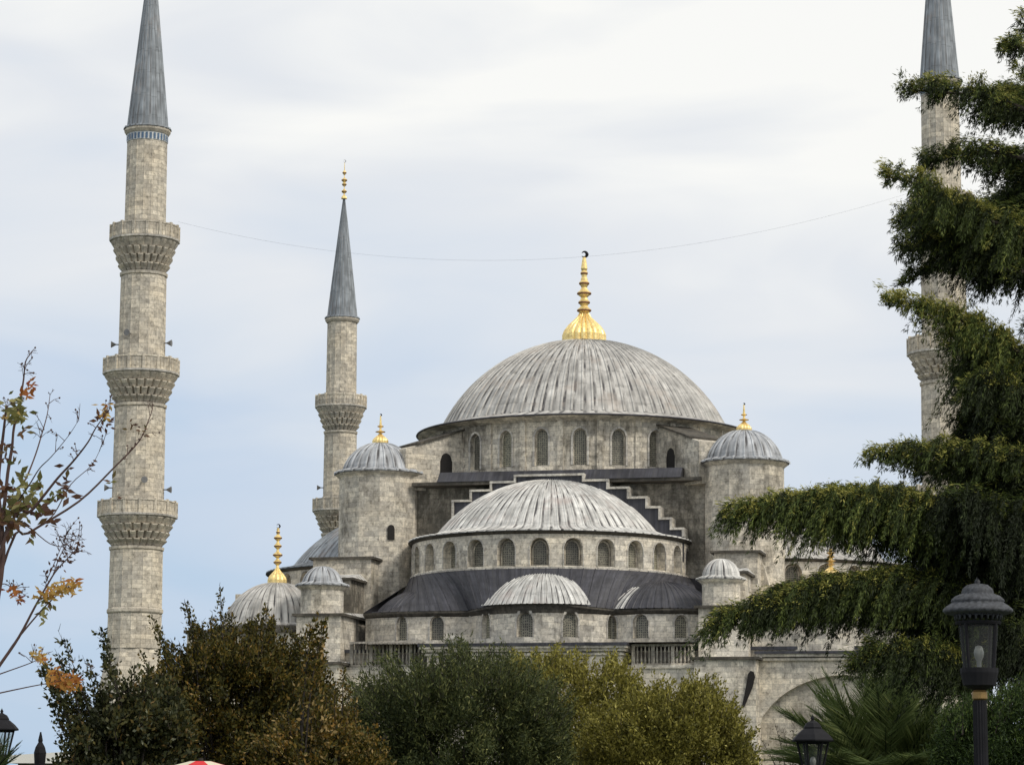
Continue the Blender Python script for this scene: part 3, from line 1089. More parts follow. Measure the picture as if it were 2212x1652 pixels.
# front gallery below the lower wall: moulded cornice block flanked by balustrades
mb = MB()
mb.box(-6.6, 8.7, -29.9, -26.2, 0, 13.1)
mb.box(-6.75, 8.85, -30.1, -26.2, 13.1, 13.3)
mb.box(-6.95, 9.05, -30.3, -26.2, 13.38, 13.62)
mb.box(-6.8, 8.9, -30.15, -26.2, 13.3, 13.38, mi=1)
mb.box(-7.1, 9.2, -30.5, -26.2, 13.62, 13.8)
mb.box(-7.2, 9.3, -30.6, -26.1, 13.8, 14.03, mi=2)
mb.box(-13.5, -6.6, -28.6, -26.2, 0, 12.35)
mb.box(8.7, 14.3, -28.9, -26.2, 0, 12.1)
mb.box(8.7, 14.3, -29.1, -26.2, 12.1, 12.34, mi=0)
mb.build('front_gallery', [M['stone_pale'], M['cornice'], M['lead_dark']], mosque)


def balustrade(u0, u1, v, z0, z1, n):
    mb = MB()
    mb.box(u0, u1, -v - .14, -v + .14, z0, z0 + .14)
    mb.box(u0, u1, -v - .14, -v + .14, z1 - .14, z1)
    for i in range(n):
        x = u0 + (u1 - u0) * (i + .5) / n
        if i % 5 == 0:
            mb.box(x - .13, x + .13, -v - .12, -v + .12, z0 + .14, z1 - .14)
        else:
            mb.lathe([(.05, z0 + .14), (.1, z0 + .35), (.05, (z0 + z1) / 2 - .1), (.085, (z0 + z1) / 2 + .25), (.05, z1 - .14)], 6, (x, -v))
    return mb.build('balustrade', M['stone'], mosque)


balustrade(9.3, 14.2, 28.7, 12.35, 13.95, 16)
balustrade(-13.3, -7.2, 28.3, 12.4, 14.35, 19)

# right hand front: blocks with mouldings, big relieving arch and slanting stair window
mb = MB()
mpf = lambda s, z, d: (s, -(27.4 - d), z)
wall(mb, mpf, 19.0, 34.0, 0, 12.7, [(25.3, 13.6, .5, 6.0, 5.6, 1.05)], .55, 1.5, nseg=20)
pane(mb, mpf, (25.3, 13.6, .5, 6.0, 5.6, 1.05), .55, 3, nseg=20)
mb.box(34.0, 34.6, -27.4, -10, 0, 12.7)
mb.box(18.9, 34.2, -27.7, -26.2, 12.7, 12.9)
mb.box(18.8, 34.3, -27.9, -26.2, 12.98, 13.2)
mb.box(18.9, 34.2, -27.75, -26.2, 12.9, 12.98, mi=1)
mb.box(18.7, 34.4, -28.1, -26.2, 13.2, 13.4, mi=2)
ring(mb, mpf, (25.3, 13.6, .5, 6.0, 5.6, 1.05), .75, -.12, 0, 0, nseg=20)
arch = mb.build('arched_wall', [M['stone_pale'], M['cornice'], M['lead_dark'], M['stone']], mosque)
mb = MB()
sl = [(17.95, 9.2), (18.1, 9.1), (18.75, 10.6), (18.95, 11.4), (18.85, 11.75), (18.62, 11.85), (18.42, 11.6), (18.3, 10.9)]
mb.slab([(x, z) for x, z in reversed(sl)][::-1], -29.72, -29.4)
mb.build('stair_window', M['void'], arch)

# left hand lower walls beside the corner dome
mb = MB()
mb.box(-27.2, -18.2, -27.2, -26.2, 0, 15.2)
mb.box(-27.4, -18.2, -27.4, -26.2, 12.1, 12.3, mi=1)
mb.box(-27.4, -18.2, -27.5, -16, 15.2, 15.45, mi=1)
mb.box(-27.2, -18.2, -26.2, -16, 13.8, 15.2)
mb.build('side_wall', [M['stone_pale'], M['cornice']], mosque)
mb = MB()
mb.box(18.3, 29.4, -26.2, -16, 13.8, 15.3)
mb.box(18.3, 29.7, -26.5, -16, 15.3, 15.5, mi=1)
mb.build('side_wall', [M['stone_pale'], M['cornice']], mosque)


# ------------------------------------------------------------------ minarets
def minaret(X, Y, label, zs, zt, balc, radii, rb, fin=None, base_z=13.0, speakers=((0, 1), (0, 1)), tiles=True):
    """zs spire base, zt spire tip, balc = [(z parapet top, z corbel bottom)...] from the top, radii = shaft radius per stage"""
    root = empty('minaret', (X, Y, 0))
    tag(root, label, 'minaret', 'minarets around the mosque')
    NF = 16
    stages = []
    tops = [zs] + [b[1] for b in balc]
    bots = [b[0] - 1.0 for b in balc] + [base_z]
    for i in range(len(tops)):
        r1, r0 = radii[i], radii[i] + .05
        mb = MB()
        mb.lathe([(r0, bots[i]), (r1, tops[i])], NF, offs=(0, .08, .92), bump=(0.035, 0, 0), fade=None)
        if i == len(tops) - 1:
            mb.lathe([(r0 + .05, bots[i] + 2.6), (r0 + .12, bots[i] + 2.7), (r0 + .12, bots[i] + 2.9), (r0 + .03, bots[i] + 3.0)], NF)
            mb.lathe([(r0 + 1.0, 0), (r0 + 1.0, bots[i] - 5), (r0, bots[i])], 8, phase=PI / 8)
        mb.build('shaft', M['stone_minaret'], root)
    # moulding and tile band under the spire
    rt = radii[0]
    if tiles:
        mb = MB()
        mb.lathe([(rt + .03, zs - .72), (rt + .05, zs - .7), (rt + .05, zs - .12), (rt + .1, zs - .1)], 32, mi=0)
        for k in range(32):
            a = (k + .5) / 32 * 2 * PI
            for q, (w, mi) in enumerate(((.085, 1), )):
                r = rt + .06
                c = (r * math.sin(a), -r * math.cos(a))
                tx, ty = math.cos(a), math.sin(a)
                ox, oy = math.sin(a) * .02, -math.cos(a) * .02
                p = [(c[0] - tx * w + ox, c[1] - ty * w + oy), (c[0] + tx * w + ox, c[1] + ty * w + oy)]
                mb.face([(p[0][0], p[0][1], zs - .66), (p[1][0], p[1][1], zs - .66), (p[1][0], p[1][1], zs - .2), (p[0][0], p[0][1], zs - .2)], mi=1)
        mb.build('tile_band', [M['tile_white'], M['tile_blue']], root)
    mb = MB()
    mb.lathe([(rt + .02, zs - .12), (rt + .12, zs - .1), (rt + .26, zs + .1), (rt + .26, zs + .28), (rt - .1, zs + .45)], 32)
    mb.build('spire_moulding', M['stone_minaret'], root)
    mb = MB()
    H = zt - zs
    cr0 = rt + .05
    prof = [(rt + .3, zs + .3), (rt + .28, zs + .42)]
    for i in range(14):
        t = i / 13
        prof.append((cr0 * (1 - t) ** .97 + .07 * t, zs + .45 + (H - .45) * t))
    prof.append((0, zt + .05))
    mb.lathe(prof, 20, panels=True, offs=(0, .4, .6), bump=(0, .04, .04))
    sp_ = mb.build('spire', M['lead_spire'], root)
    if fin:
        finial(root, 0, 0, zt, fin, .28, [(.1, .9), (.32, .8), (.45, 1.0), (.68, .7)], ribs=8)
    # balconies
    for i, (zp, zc) in enumerate(balc):
        r_up, r_dn = radii[i], radii[i + 1]
        rbk = rb[i]
        slabz = zp - 1.12
        mb = MB()
        # muqarnas: rings of little corbels, each ring larger and offset
        tiers = 4
        hh = (slabz - .12 - zc) / tiers
        for k in range(tiers):
            f0, f1 = k / tiers, (k + 1) / tiers
            ra = r_dn + (rbk - .12 - r_dn) * (f0 ** .85)
            rc = r_dn + (rbk - .12 - r_dn) * (f1 ** .85)
            za = zc + hh * k
            dep = (.10, .26, .17, .07)[k]
            ph = (k % 2) * PI / 24
            mb.lathe([(ra - .16, za), (ra + .02, za + hh * .45), (rc, za + hh * .86), (rc, za + hh * .999)], 24,
                     offs=(0, .18, .5, .82), bump=(-dep, 0, 0.03, 0), phase=ph)
            mb.lathe([(rc, za + hh * .999), (ra - .1, za + hh)], 24, phase=ph)
        mb.lathe([(r_dn + .03, zc - .25), (r_dn + .1, zc - .2), (r_dn + .12, zc)], 32)
        c_ = mb.build('corbel', M['stone_minaret'], root)
        mb = MB()
        mb.lathe([(rbk - .14, slabz - .14), (rbk + .06, slabz - .06), (rbk + .06, slabz + .08), (r_up - .1, slabz + .1)], 16, phase=PI / 16)
        mb.build('balcony_floor', M['coping'], root)
        mb = MB()
        n = 16
        for k in range(n):
            a = (k + .5) * 2 * PI / n + PI / 16 * 0
            # corner post
            aa = k * 2 * PI / n + PI / 16
            for (r0, r1, w) in ((rbk - .12, rbk + .05, .1),):
                c, s_ = math.cos(aa), math.sin(aa)
                tx, ty = c, s_
                P0 = (s_ * r0, -c * r0); P1 = (s_ * r1, -c * r1)
                poly = [(P0[0] - tx * w, P0[1] - ty * w), (P1[0] - tx * w, P1[1] - ty * w), (P1[0] + tx * w, P1[1] + ty * w), (P0[0] + tx * w, P0[1] + ty * w)]
                mb.prism(poly, slabz + .08, zp + .07)
            # panel between posts
            a2 = aa + 2 * PI / n
            rr = rbk - .03
            A = (math.sin(aa) * rr, -math.cos(aa) * rr); B = (math.sin(a2) * rr, -math.cos(a2) * rr)
            ri = rbk - .1
            C_ = (math.sin(a2) * ri, -math.cos(a2) * ri); D_ = (math.sin(aa) * ri, -math.cos(aa) * ri)
            mb.prism([A, B, C_, D_], slabz + .08, zp - .1)
            rr2 = rbk + .02
            A2 = (math.sin(aa) * rr2, -math.cos(aa) * rr2); B2 = (math.sin(a2) * rr2, -math.cos(a2) * rr2)
            mb.prism([A2, B2, C_, D_], zp - .1, zp)
            for q in (1, 2, 3):     # carved vertical recess bars
                f = q / 4
                mx, my = A[0] + (B[0] - A[0]) * f, A[1] + (B[1] - A[1]) * f
                l = math.hypot(B[0] - A[0], B[1] - A[1])
                ux, uy = (B[0] - A[0]) / l * .035, (B[1] - A[1]) / l * .035
                am = math.atan2(mx, -my)
                ox, oy = math.sin(am) * .03, -math.cos(am) * .03
                mb.prism([(mx - ux, my - uy), (mx - ux + ox, my - uy + oy), (mx + ux + ox, my + uy + oy), (mx + ux, my + uy)], slabz + .2, zp - .2)
        mb.build('parapet', M['stone_minaret'], root)
        # door onto the balcony
        md = MB()
        mm_ = cyl_map((0, 0), r_up + .06, rad(165))
        pane(md, mm_, (0, .6, slabz + .15, slabz + 1.75, .3, 1.0), -.03)
        md.build('door', M['void'], root)
    for (ang, z, r) in speakers:
        mb = MB()
        d = Vector((math.sin(ang), -math.cos(ang), 0))
        p = d * r + Vector((0, 0, z))
        mb.tube([p, p + d * .25, p + d * .3, p + d * .62], [.045, .05, .08, .26], 10)
        mb.tube([p - d * .2, p], [.03, .03], 5)
        mb.build('loudspeaker', M['speaker'], root)
    return root


D2 = rad
minaret(-28.0, 203.0, 'tall stone minaret at the left with three balconies, rising behind the autumn bushes',
        52.25, 67.0, [(45.0, 41.35), (34.75, 31.3), (23.95, 20.55)], [1.5, 1.70, 1.88, 1.94], [2.62, 2.84, 2.95], fin=4.0, base_z=13.0,
        speakers=[(D2(-85), 35.9, 1.7), (D2(80), 36.0, 1.7), (D2(-22), 36.5, 1.72), (D2(85), 24.9, 1.9), (D2(18), 25.4, 1.9), (D2(-80), 25.0, 1.9)])
minaret(-16.75, 264.0, 'distant minaret behind the left corner turret, its whole spire and gilt finial in view',
        48.6, 61.0, [(41.2, 37.7), (31.0, 27.7), (20.5, 17.3)], [1.42, 1.55, 1.66, 1.75], [2.5, 2.6, 2.7], fin=4.3, base_z=11.0,
        speakers=[(D2(-88), 32.2, 1.6), (D2(20), 32.0, 1.6)], tiles=False)
minaret(30.3, 188.0, 'stone minaret at the right, half hidden by the drooping cedar branches',
        52.3, 67.5, [(44.3, 40.7), (34.1, 31.0), (23.6, 20.3)], [1.31, 1.52, 1.68, 1.76], [2.25, 2.6, 2.75], fin=4.0, base_z=13.0,
        speakers=[(D2(-80), 25.0, 1.7)])

# cable strung between the two near minarets
mb = MB()
a, b = at(384, 479, 203), Vector((28.2, 188.0, 44.6))
pts = []
for i in range(61):
    t = i / 60
    p = a.lerp(b, t)
    p.z -= 4 * 3.9 * t * (1 - t)
    pts.append(p)
mb.tube(pts, .005, 4)
tag(mb.build('light_cable', M['iron']), 'thin dark cable sagging across the sky from one minaret to another', 'cable')

# ------------------------------------------------------------------ street lamps
def lamp(X, Y, ztop, S, label, round_top=True, group='garden lamps along the path'):
    root = empty('street_lamp', (X, Y, 0))
    tag(root, label, 'street lamp', group)
    z = ztop
    n = 24 if round_top else 6
    mb = MB()
    if round_top:
        prof = [(.205, -.375), (.20, -.36), (.285, -.345), (.305, -.325), (.30, -.305), (.27, -.275), (.235, -.25), (.222, -.235), (.232, -.225),
                (.225, -.205), (.195, -.175), (.15, -.155), (.135, -.145), (.137, -.13), (.125, -.095), (.09, -.062), (.04, -.05), (.018, -.045), (.022, -.02), (.008, 0), (0, .02)]
        mb.lathe([(r * S, z + h * .87 * S) for r, h in prof], n, offs=(0, .5), bump=(-.006, .004))
        k = 24
        for i in range(k):   # scalloped fringe
            a = 2 * PI * i / k
            x, y = .2 * S * math.sin(a), -.2 * S * math.cos(a)
            mb.tube([(x, y, z - .31 * S), (x, y, z - .36 * S)], [.018 * S, .006 * S], 5)
    else:
        prof = [(.255, -.375), (.315, -.365), (.32, -.345), (.25, -.27), (.16, -.20), (.135, -.185), (.14, -.17), (.10, -.11), (.03, -.075), (.02, -.06), (.032, -.045), (.02, -.02), (.006, 0), (0, .02)]
        mb.lathe([(r * S, z + h * S) for r, h in prof], n)
    mb.build('lamp_roof', M['lamp_roof' if round_top else 'iron'], root, smooth=round_top)
    # lantern frame
    zt, zb = z - .37 * S, z - .80 * S
    rt, rbm = (.185 * S, .15 * S) if round_top else (.22 * S, .13 * S)
    mb = MB()
    nb = 4 if round_top else 6
    for i in range(nb):
        a = 2 * PI * (i + .5) / nb
        mb.tube([(rt * math.sin(a), -rt * math.cos(a), zt), (rbm * math.sin(a), -rbm * math.cos(a), zb)], .017 * S, 6)
    mb.lathe([(rt + .01, zt - .03 * S), (rt + .02, zt - .01 * S), (rt + .01, zt)], 24 if round_top else 6)
    mb.lathe([(rbm * .4, zb - .17 * S), (rbm * .95, zb - .13 * S), (rbm * 1.12, zb - .02 * S), (rbm * 1.12, zb + .02 * S), (0, zb + .025 * S)], 20)
    mb.build('lantern_frame', M['iron'], root)
    mb = MB()
    mb.lathe([(rbm * .96, zb + .02 * S), (rt * .96, zt - .02 * S)], 24 if round_top else 6)
    mb.build('glass', M['glass'], root)
    mb = MB()
    mb.lathe([(.02, zb + .03 * S), (.022, zb + .08 * S), (.04 * S, zb + .12 * S), (.045 * S, zb + .16 * S), (.03 * S, zb + .21 * S), (0, zb + .22 * S)], 12)
    mb.build('bulb', M['bulb'], root, smooth=True)
    mb = MB()
    zc = zb - .17 * S
    mb.lathe([(.05 * S, zc - .09 * S), (.068 * S, zc - .075 * S), (.068 * S, zc - .02 * S), (.05 * S, zc)], 16)
    mb.build('collar', M['brass' if round_top else 'iron'], root)
    mb = MB()
    zc -= .09 * S
    mb.lathe([(.16, 0), (.17, .05), (.14, .12), (.09, .2), (.085, .6), (.1, .62), (.1, .68), (.065, .75), (.058 * S, zc)], 16, offs=(0, .5), bump=(-.004, .003))
    mb.build('post', M['iron'], root)
    return root


lamp(4.115, 24.0, 3.60, 1.0, 'large round tiered lamp in front of the dark cedar, brass collar on its post')
lamp(4.19, 38.0, 2.87, .98, 'smaller dark lamp with a pointed six-sided roof, beside the palm', False)
lamp(-7.05, 38.0, 2.90, .80, 'dark pointed-roof lamp cut off by the left edge', False)

# ------------------------------------------------------------------ small things at the bottom edge
# slim pole with a pointed top
p0 = at(88, 1580, 40)
mb = MB()
mb.lathe([(.07, 0), (.07, p0.z - .55), (.075, p0.z - .5), (.09, p0.z - .3), (.07, p0.z - .22), (.03, p0.z - .15), (.035, p0.z - .12), (.01, p0.z)], 10)
tag(mb.build('pole', M['iron'], loc=(p0.x, p0.y, 0)), 'slender dark pole with a pointed tip at the lower left', 'pole')
# kiosk
kx0, kx1 = at(38, 1620, 70), at(190, 1620, 70)
kiosk = empty('kiosk', ((kx0.x + kx1.x) / 2, 71.5, 0))
tag(kiosk, 'low building with a white roof edge beside the pole at lower left', 'building')
w_ = (kx1.x - kx0.x) / 2
zt = kx0.z
mb = MB(); mb.box(-w_, w_, -1.4, 1.6, 0, zt - .32); mb.build('wall', M['grey_wall'], kiosk)
mb = MB(); mb.box(-w_ - .2, w_ + .2, -1.6, 1.8, zt - .32, zt - .22)
mb.prism([(-w_ - .2, -1.6), (w_ + .2, -1.6), (w_ + .2, 1.8), (-w_ - .2, 1.8)], zt - .22, lambda x, y: zt - .05 + .06 * (x / w_)); mb.build('roof', M['white_roof'], kiosk)
# parasol
pp = at(434, 1636, 25)
par = empty('parasol', (pp.x, 25, 0))
tag(par, 'red and cream striped parasol, only its top showing under the bushes', 'parasol')
mb = MB()
mb.tube([(0, 0, 0), (0, 0, pp.z)], .022, 8)
mb.build('pole', M['bark'], par)
mb = MB()
for k in range(8):
    a0_, a1_ = 2 * PI * (k - .5) / 8, 2 * PI * (k + .5) / 8
    for (r0, z0_, r1, z1_) in ((1.25, -.42, .6, -.16), (.6, -.16, .1, -.03)):
        A = (r0 * math.sin(a0_), -r0 * math.cos(a0_), pp.z + z0_); B = (r0 * math.sin(a1_), -r0 * math.cos(a1_), pp.z + z0_)
        C1 = (r1 * math.sin(a1_), -r1 * math.cos(a1_), pp.z + z1_); D1 = (r1 * math.sin(a0_), -r1 * math.cos(a0_), pp.z + z1_)
        mb.face([A, B, C1, D1], mi=(k + 1) % 2)
    A = (1.25 * math.sin(a0_), -1.25 * math.cos(a0_), pp.z - .42); B = (1.25 * math.sin(a1_), -1.25 * math.cos(a1_), pp.z - .42)
    mb.face([(A[0], A[1], A[2] - .16), (B[0], B[1], B[2] - .16), B, A], mi=(k + 1) % 2)
mb.build('canopy', [M['cream'], M['red']], par)

# ------------------------------------------------------------------ foliage
def leaf_mesh(name, C, D, Ln, W, mat, parent, tint, fold=0.0, up=None):
    """C, D: (N,3) base points and directions; one rhombic leaf each"""
    n = len(C)
    D = D / np.maximum(np.linalg.norm(D, axis=1, keepdims=True), 1e-9)
    R = rng.normal(size=(n, 3)) if up is None else np.tile(np.array(up, float), (n, 1)) + rng.normal(size=(n, 3)) * .35
    S = np.cross(D, R)
    S /= np.maximum(np.linalg.norm(S, axis=1, keepdims=True), 1e-9)
    Ln = np.broadcast_to(Ln, (n,))[:, None]
    W = np.broadcast_to(W, (n,))[:, None]
    V = np.empty((n, 4, 3), np.float32)
    V[:, 0] = C
    V[:, 1] = C + D * Ln * .45 + S * W * .5
    V[:, 2] = C + D * Ln
    V[:, 3] = C + D * Ln * .45 - S * W * .5
    me = bpy.data.meshes.new(name)
    me.vertices.add(4 * n)
    me.vertices.foreach_set('co', V.reshape(-1))
    me.loops.add(4 * n)
    me.loops.foreach_set('vertex_index', np.arange(4 * n, dtype=np.int32))
    me.polygons.add(n)
    me.polygons.foreach_set('loop_start', np.arange(0, 4 * n, 4, dtype=np.int32))
    me.polygons.foreach_set('loop_total', np.full(n, 4, np.int32))
    at_ = me.attributes.new('tint', 'FLOAT', 'FACE')
    at_.data.foreach_set('value', np.clip(np.asarray(tint, np.float32), 0, 1))
    me.materials.append(mat)
    me.update(calc_edges=True)
    o = bpy.data.objects.new(name, me)
    col.objects.link(o)
    if parent is not None: o.parent = parent
    return o


def bush(name, label, cat, Y, dep, skyline, root_px, nclump, nleaf, ll, lw, mat, tmean=.4, tsd=.2, cr=.2, sprigs=(), base_py=1740, group=None,
         trunk_r=.05, up=.9, topshoots=60, shoot_len=.35, auto=0):
    """shrub: leafy clumps through its volume under an uneven outline, short shoots on top, and single long sprigs"""
    gx = at(root_px, 1740, Y)
    root = empty(name, (gx.x, Y, 0))
    tag(root, label, cat, group)
    off = np.array(root.location)
    xs = np.array([p[0] for p in skyline], float); ys = np.array([p[1] for p in skyline], float)
    x0, x1 = xs[0], xs[-1]
    m_px = F_PX / Y                              # picture pixels per metre
    ph = [random.uniform(0, 6.28) for _ in range(6)]

    def top(px, d):
        w = sum(math.sin(px / k + p_) * a_ for k, p_, a_ in zip((37, 19, 11, 6.5), ph, (9, 7, 6, 4)))
        return float(np.interp(px, xs, ys)) + w * .8 + (d * d) * 70
    Cs, Ds, Ts = [], [], []
    mb = MB()

    def leaves(P, T, k, sg, tm, axis_w=.9, dirsd=.8):
        Cs.append(P + rng.normal(size=(k, 3)) * sg - off)
        Ds.append(T * axis_w + rng.normal(size=(k, 3)) * dirsd)
        Ts.append(np.clip(rng.normal(tm, tsd, k), 0, 1))
    for i in range(nclump):
        px = random.uniform(x0, x1)
        d = random.uniform(-1, 1) * math.sqrt(random.random())
        # bias to the shell facing outward
        tp = top(px, d)
        hgt = base_py - tp
        f = 1 - random.random() ** 1.15
        py = tp + (1 - f) * hgt * .95
        edge = min(px - x0, x1 - px) / max(1.0, (x1 - x0) / 2)
        c = at(px, py + cr * m_px * .6, Y)
        p = np.array([c.x, Y + d * dep * (.5 + .5 * min(1, edge * 2)), c.z])
        outw = np.array([(px - root_px) / 300.0, d * .6 - .1, up])
        outw += rng.normal(size=3) * .25
        outw /= np.linalg.norm(outw)
        k = int(nleaf * random.uniform(.6, 1.4))
        l_ = cr * random.uniform(1.0, 2.2)
        t = rng.uniform(-.5, .5, (k, 1)) * l_
        leaves(p + outw * t, np.tile(outw, (k, 1)), k, cr * random.uniform(.3, .55), tmean + random.gauss(0, .15))
    for i in range(topshoots):
        px = random.uniform(x0, x1)
        d = random.uniform(-.8, .8)
        tp = top(px, d)
        b = at(px, tp + 12, Y); b = np.array([b.x, Y + d * dep, b.z])
        dr_ = np.array([(px - root_px) / 350.0 + random.gauss(0, .25), random.gauss(0, .2), 1.0]); dr_ /= np.linalg.norm(dr_)
        ln_ = shoot_len * random.uniform(.3, 1.1)
        k = int(nleaf * .35)
        t = rng.uniform(-.3, 1, (k, 1))
        leaves(b + dr_ * t * ln_, np.tile(dr_, (k, 1)), k, .035, tmean + .1, 1.0, .55)
        mb.tube([b - off - dr_ * .1, b - off + dr_ * ln_], [.006, .002], 4)
    sprigs = list(sprigs)
    for i in range(auto):
        px = random.uniform(x0 + 15, x1 - 15)
        t0_ = float(np.interp(px, xs, ys))
        sprigs.append((px + (px - root_px) * .06 + random.gauss(0, 6), t0_ - random.uniform(15, 75), px - (px - root_px) * .06, t0_ + 90, random.uniform(.7, 1.5)))
    for (tx, ty, bx, by, dens) in sprigs:
        dy = random.uniform(-.4, .4) * dep
        e_ = np.array(at(tx, ty, Y + dy)); b = np.array(at(bx, by, Y + dy))
        mid = (e_ + b) / 2 + np.array([(bx - tx) / m_px * .25, 0, 0])
        q = [(1 - t) ** 2 * b + 2 * t * (1 - t) * mid + t * t * e_ - off for t in np.linspace(0, 1, 8)]
        mb.tube([np.array([0, dy * .3, .0]), np.array([(b - off)[0] * .5, dy * .6, (b - off)[2] * .6])] + q, [.02, .018] + [.014 * (1 - .85 * i / 7) for i in range(8)], 5)
        k = int(dens * np.linalg.norm(e_ - b) * 120)
        t = rng.uniform(0, .93, (k, 1)) ** .9
        P = (1 - t) ** 2 * b + 2 * t * (1 - t) * mid + t * t * e_
        T = (e_ - b) / np.linalg.norm(e_ - b)
        sg = .09 * (1.05 - t) + .018
        Cs.append(P + rng.normal(size=(k, 3)) * sg - off)
        Ds.append(np.tile(T, (k, 1)) * .7 + rng.normal(size=(k, 3)) * .7)
        Ts.append(np.clip(rng.normal(tmean, tsd, k), 0, 1))
        for j in range(int(5 * dens) + 4):        # bare side twigs near the tip
            tt = random.uniform(.45, 1)
            pb = (1 - tt) ** 2 * b + 2 * tt * (1 - tt) * mid + tt * tt * e_ - off
            dd = np.array([random.gauss(0, .5), random.gauss(0, .4), random.uniform(.3, 1)]) * random.uniform(.05, .13)
            mb.tube([pb, pb + dd], [.004, .002], 4)
    for q in range(9):
        a = 2 * PI * q / 9
        w = (x1 - x0) / m_px * .28
        gz = at(root_px, min(ys) + 90, Y).z
        mb.tube([(.1 * math.cos(a), .1 * math.sin(a), 0), (w * .35 * math.cos(a), dep * .3 * math.sin(a), gz * .45), (w * math.cos(a), dep * .5 * math.sin(a), gz * .85)], [trunk_r, trunk_r * .7, trunk_r * .2], 6)
    mb.build('trunk', M['bark'], root)
    C = np.concatenate(Cs); D = np.concatenate(Ds); T = np.concatenate(Ts)
    n = len(C)
    print(name, 'leaves', n)
    leaf_mesh('crown', C, D, rng.uniform(.7, 1.25, n) * ll, rng.uniform(.7, 1.25, n) * lw, M[mat], root, T)
    return root


# left group
bush('bush', 'dark glossy-leaved bush at the far left, with the orange leaf cluster against it', 'bush', 38, .8,
     [(130, 1670), (160, 1620), (190, 1575), (215, 1535), (240, 1525), (275, 1530), (310, 1515), (345, 1500), (375, 1500), (400, 1560)],
     260, 200, 110, .08, .044, 'leaf_deep', .42, .24, .15,
     sprigs=[(125, 1360, 215, 1640, 1.0), (92, 1420, 190, 1660, 1.3), (84, 1432, 165, 1600, 1.2), (88, 1450, 150, 1560, 1.3), (118, 1400, 200, 1650, 1.0), (105, 1470, 190, 1700, 1.6), (215, 1352, 262, 1560, 1.4), (222, 1400, 270, 1560, 1.2),
             (180, 1420, 240, 1640, .8), (150, 1450, 215, 1680, 1.5), (135, 1500, 210, 1720, 1.6), (100, 1500, 170, 1700, 1.4), (165, 1480, 210, 1660, 1.2), (265, 1460, 280, 1600, 1.0), (320, 1440, 310, 1560, 1.0), (112, 1440, 190, 1640, 1.2), (240, 1440, 280, 1600, 1.2), (290, 1430, 290, 1600, 1.0), (200, 1450, 250, 1650, 1.2)], topshoots=50, shoot_len=.28, auto=24)
bush('tree', 'tallest autumn bush, brownish olive leaves and bare twig tips, left of centre', 'bush', 46, 1.3,
     [(270, 1640), (300, 1570), (330, 1500), (355, 1455), (380, 1430), (410, 1410), (450, 1400), (490, 1385), (530, 1400), (570, 1395), (605, 1410), (640, 1430), (670, 1440), (700, 1500), (725, 1600)],
     490, 560, 130, .075, .038, 'leaf_brown', .36, .22, .2,
     sprigs=[(325, 1322, 372, 1500, 1.2), (335, 1345, 380, 1500, 1.2), (350, 1375, 390, 1520, 1.3), (300, 1400, 350, 1560, .8), (398, 1295, 425, 1450, 1.0), (408, 1315, 432, 1450, 1.3), (420, 1340, 445, 1450, 1.3), (474, 1262, 482, 1420, .55),
             (480, 1300, 486, 1420, .9), (500, 1320, 500, 1420, 1.3), (575, 1300, 560, 1430, 1.2), (590, 1330, 575, 1450, 1.3), (540, 1335, 535, 1420, 1.3), (620, 1350, 600, 1470, 1.0), (455, 1340, 470, 1430, 1.1), (556, 1325, 548, 1420, 1.3)], topshoots=170, shoot_len=.4, auto=60)
bush('tree', 'thin reddish sapling with one leafy spray against the pale buttress wall', 'sapling', 40, .3,
     [(640, 1600), (660, 1540), (690, 1520), (705, 1560), (720, 1640)],
     640, 22, 70, .08, .042, 'leaf_brown', .5, .3, .12,
     sprigs=[(688, 1318, 650, 1560, 1.0), (705, 1330, 668, 1520, 1.5), (672, 1340, 655, 1540, 1.2), (700, 1375, 662, 1560, 1.6), (695, 1420, 668, 1600, 1.6)], topshoots=10, shoot_len=.2)
bush('bush', 'low rust-brown bush between the tall autumn bush and the dark green one', 'bush', 42, .9,
     [(560, 1600), (620, 1570), (680, 1580), (710, 1560), (740, 1540), (770, 1590), (810, 1620), (840, 1670)],
     700, 210, 120, .065, .034, 'leaf_brown', .5, .24, .16,
     sprigs=[(742, 1432, 738, 1600, .9), (755, 1470, 745, 1620, 1.0), (725, 1470, 722, 1600, 1.1), (705, 1500, 705, 1620, 1.1), (770, 1500, 755, 1640, .8), (690, 1530, 700, 1640, 1.0)], topshoots=60, shoot_len=.3, auto=14)
# centre and right group
bush('bush', 'large rounded dark grey-green bush at the bottom centre', 'bush', 60, 2.2,
     [(750, 1640), (768, 1550), (795, 1505), (835, 1480), (890, 1465), (940, 1445), (1000, 1435), (1060, 1445), (1110, 1460), (1150, 1478), (1185, 1500), (1215, 1580)],
     985, 950, 130, .105, .028, 'leaf_dusk', .40, .22, .27, up=1.2,
     sprigs=[(958, 1395, 965, 1500, .8), (1015, 1398, 1010, 1500, .8), (900, 1420, 915, 1520, .8), (1060, 1402, 1050, 1500, .8)], topshoots=420, shoot_len=.75)
bush('bush', 'yellow-olive bush rising right behind the dark green bush', 'bush', 68, 1.8,
     [(1080, 1480), (1130, 1448), (1165, 1440), (1200, 1432), (1240, 1440), (1290, 1448), (1325, 1440), (1352, 1470), (1375, 1510), (1395, 1600)],
     1230, 420, 120, .095, .042, 'leaf_olive', .50, .22, .27, up=1.0,
     sprigs=[(1158, 1408, 1165, 1480, .8), (1200, 1405, 1200, 1480, .8), (1320, 1412, 1315, 1480, 1.0)], topshoots=260, shoot_len=.65)
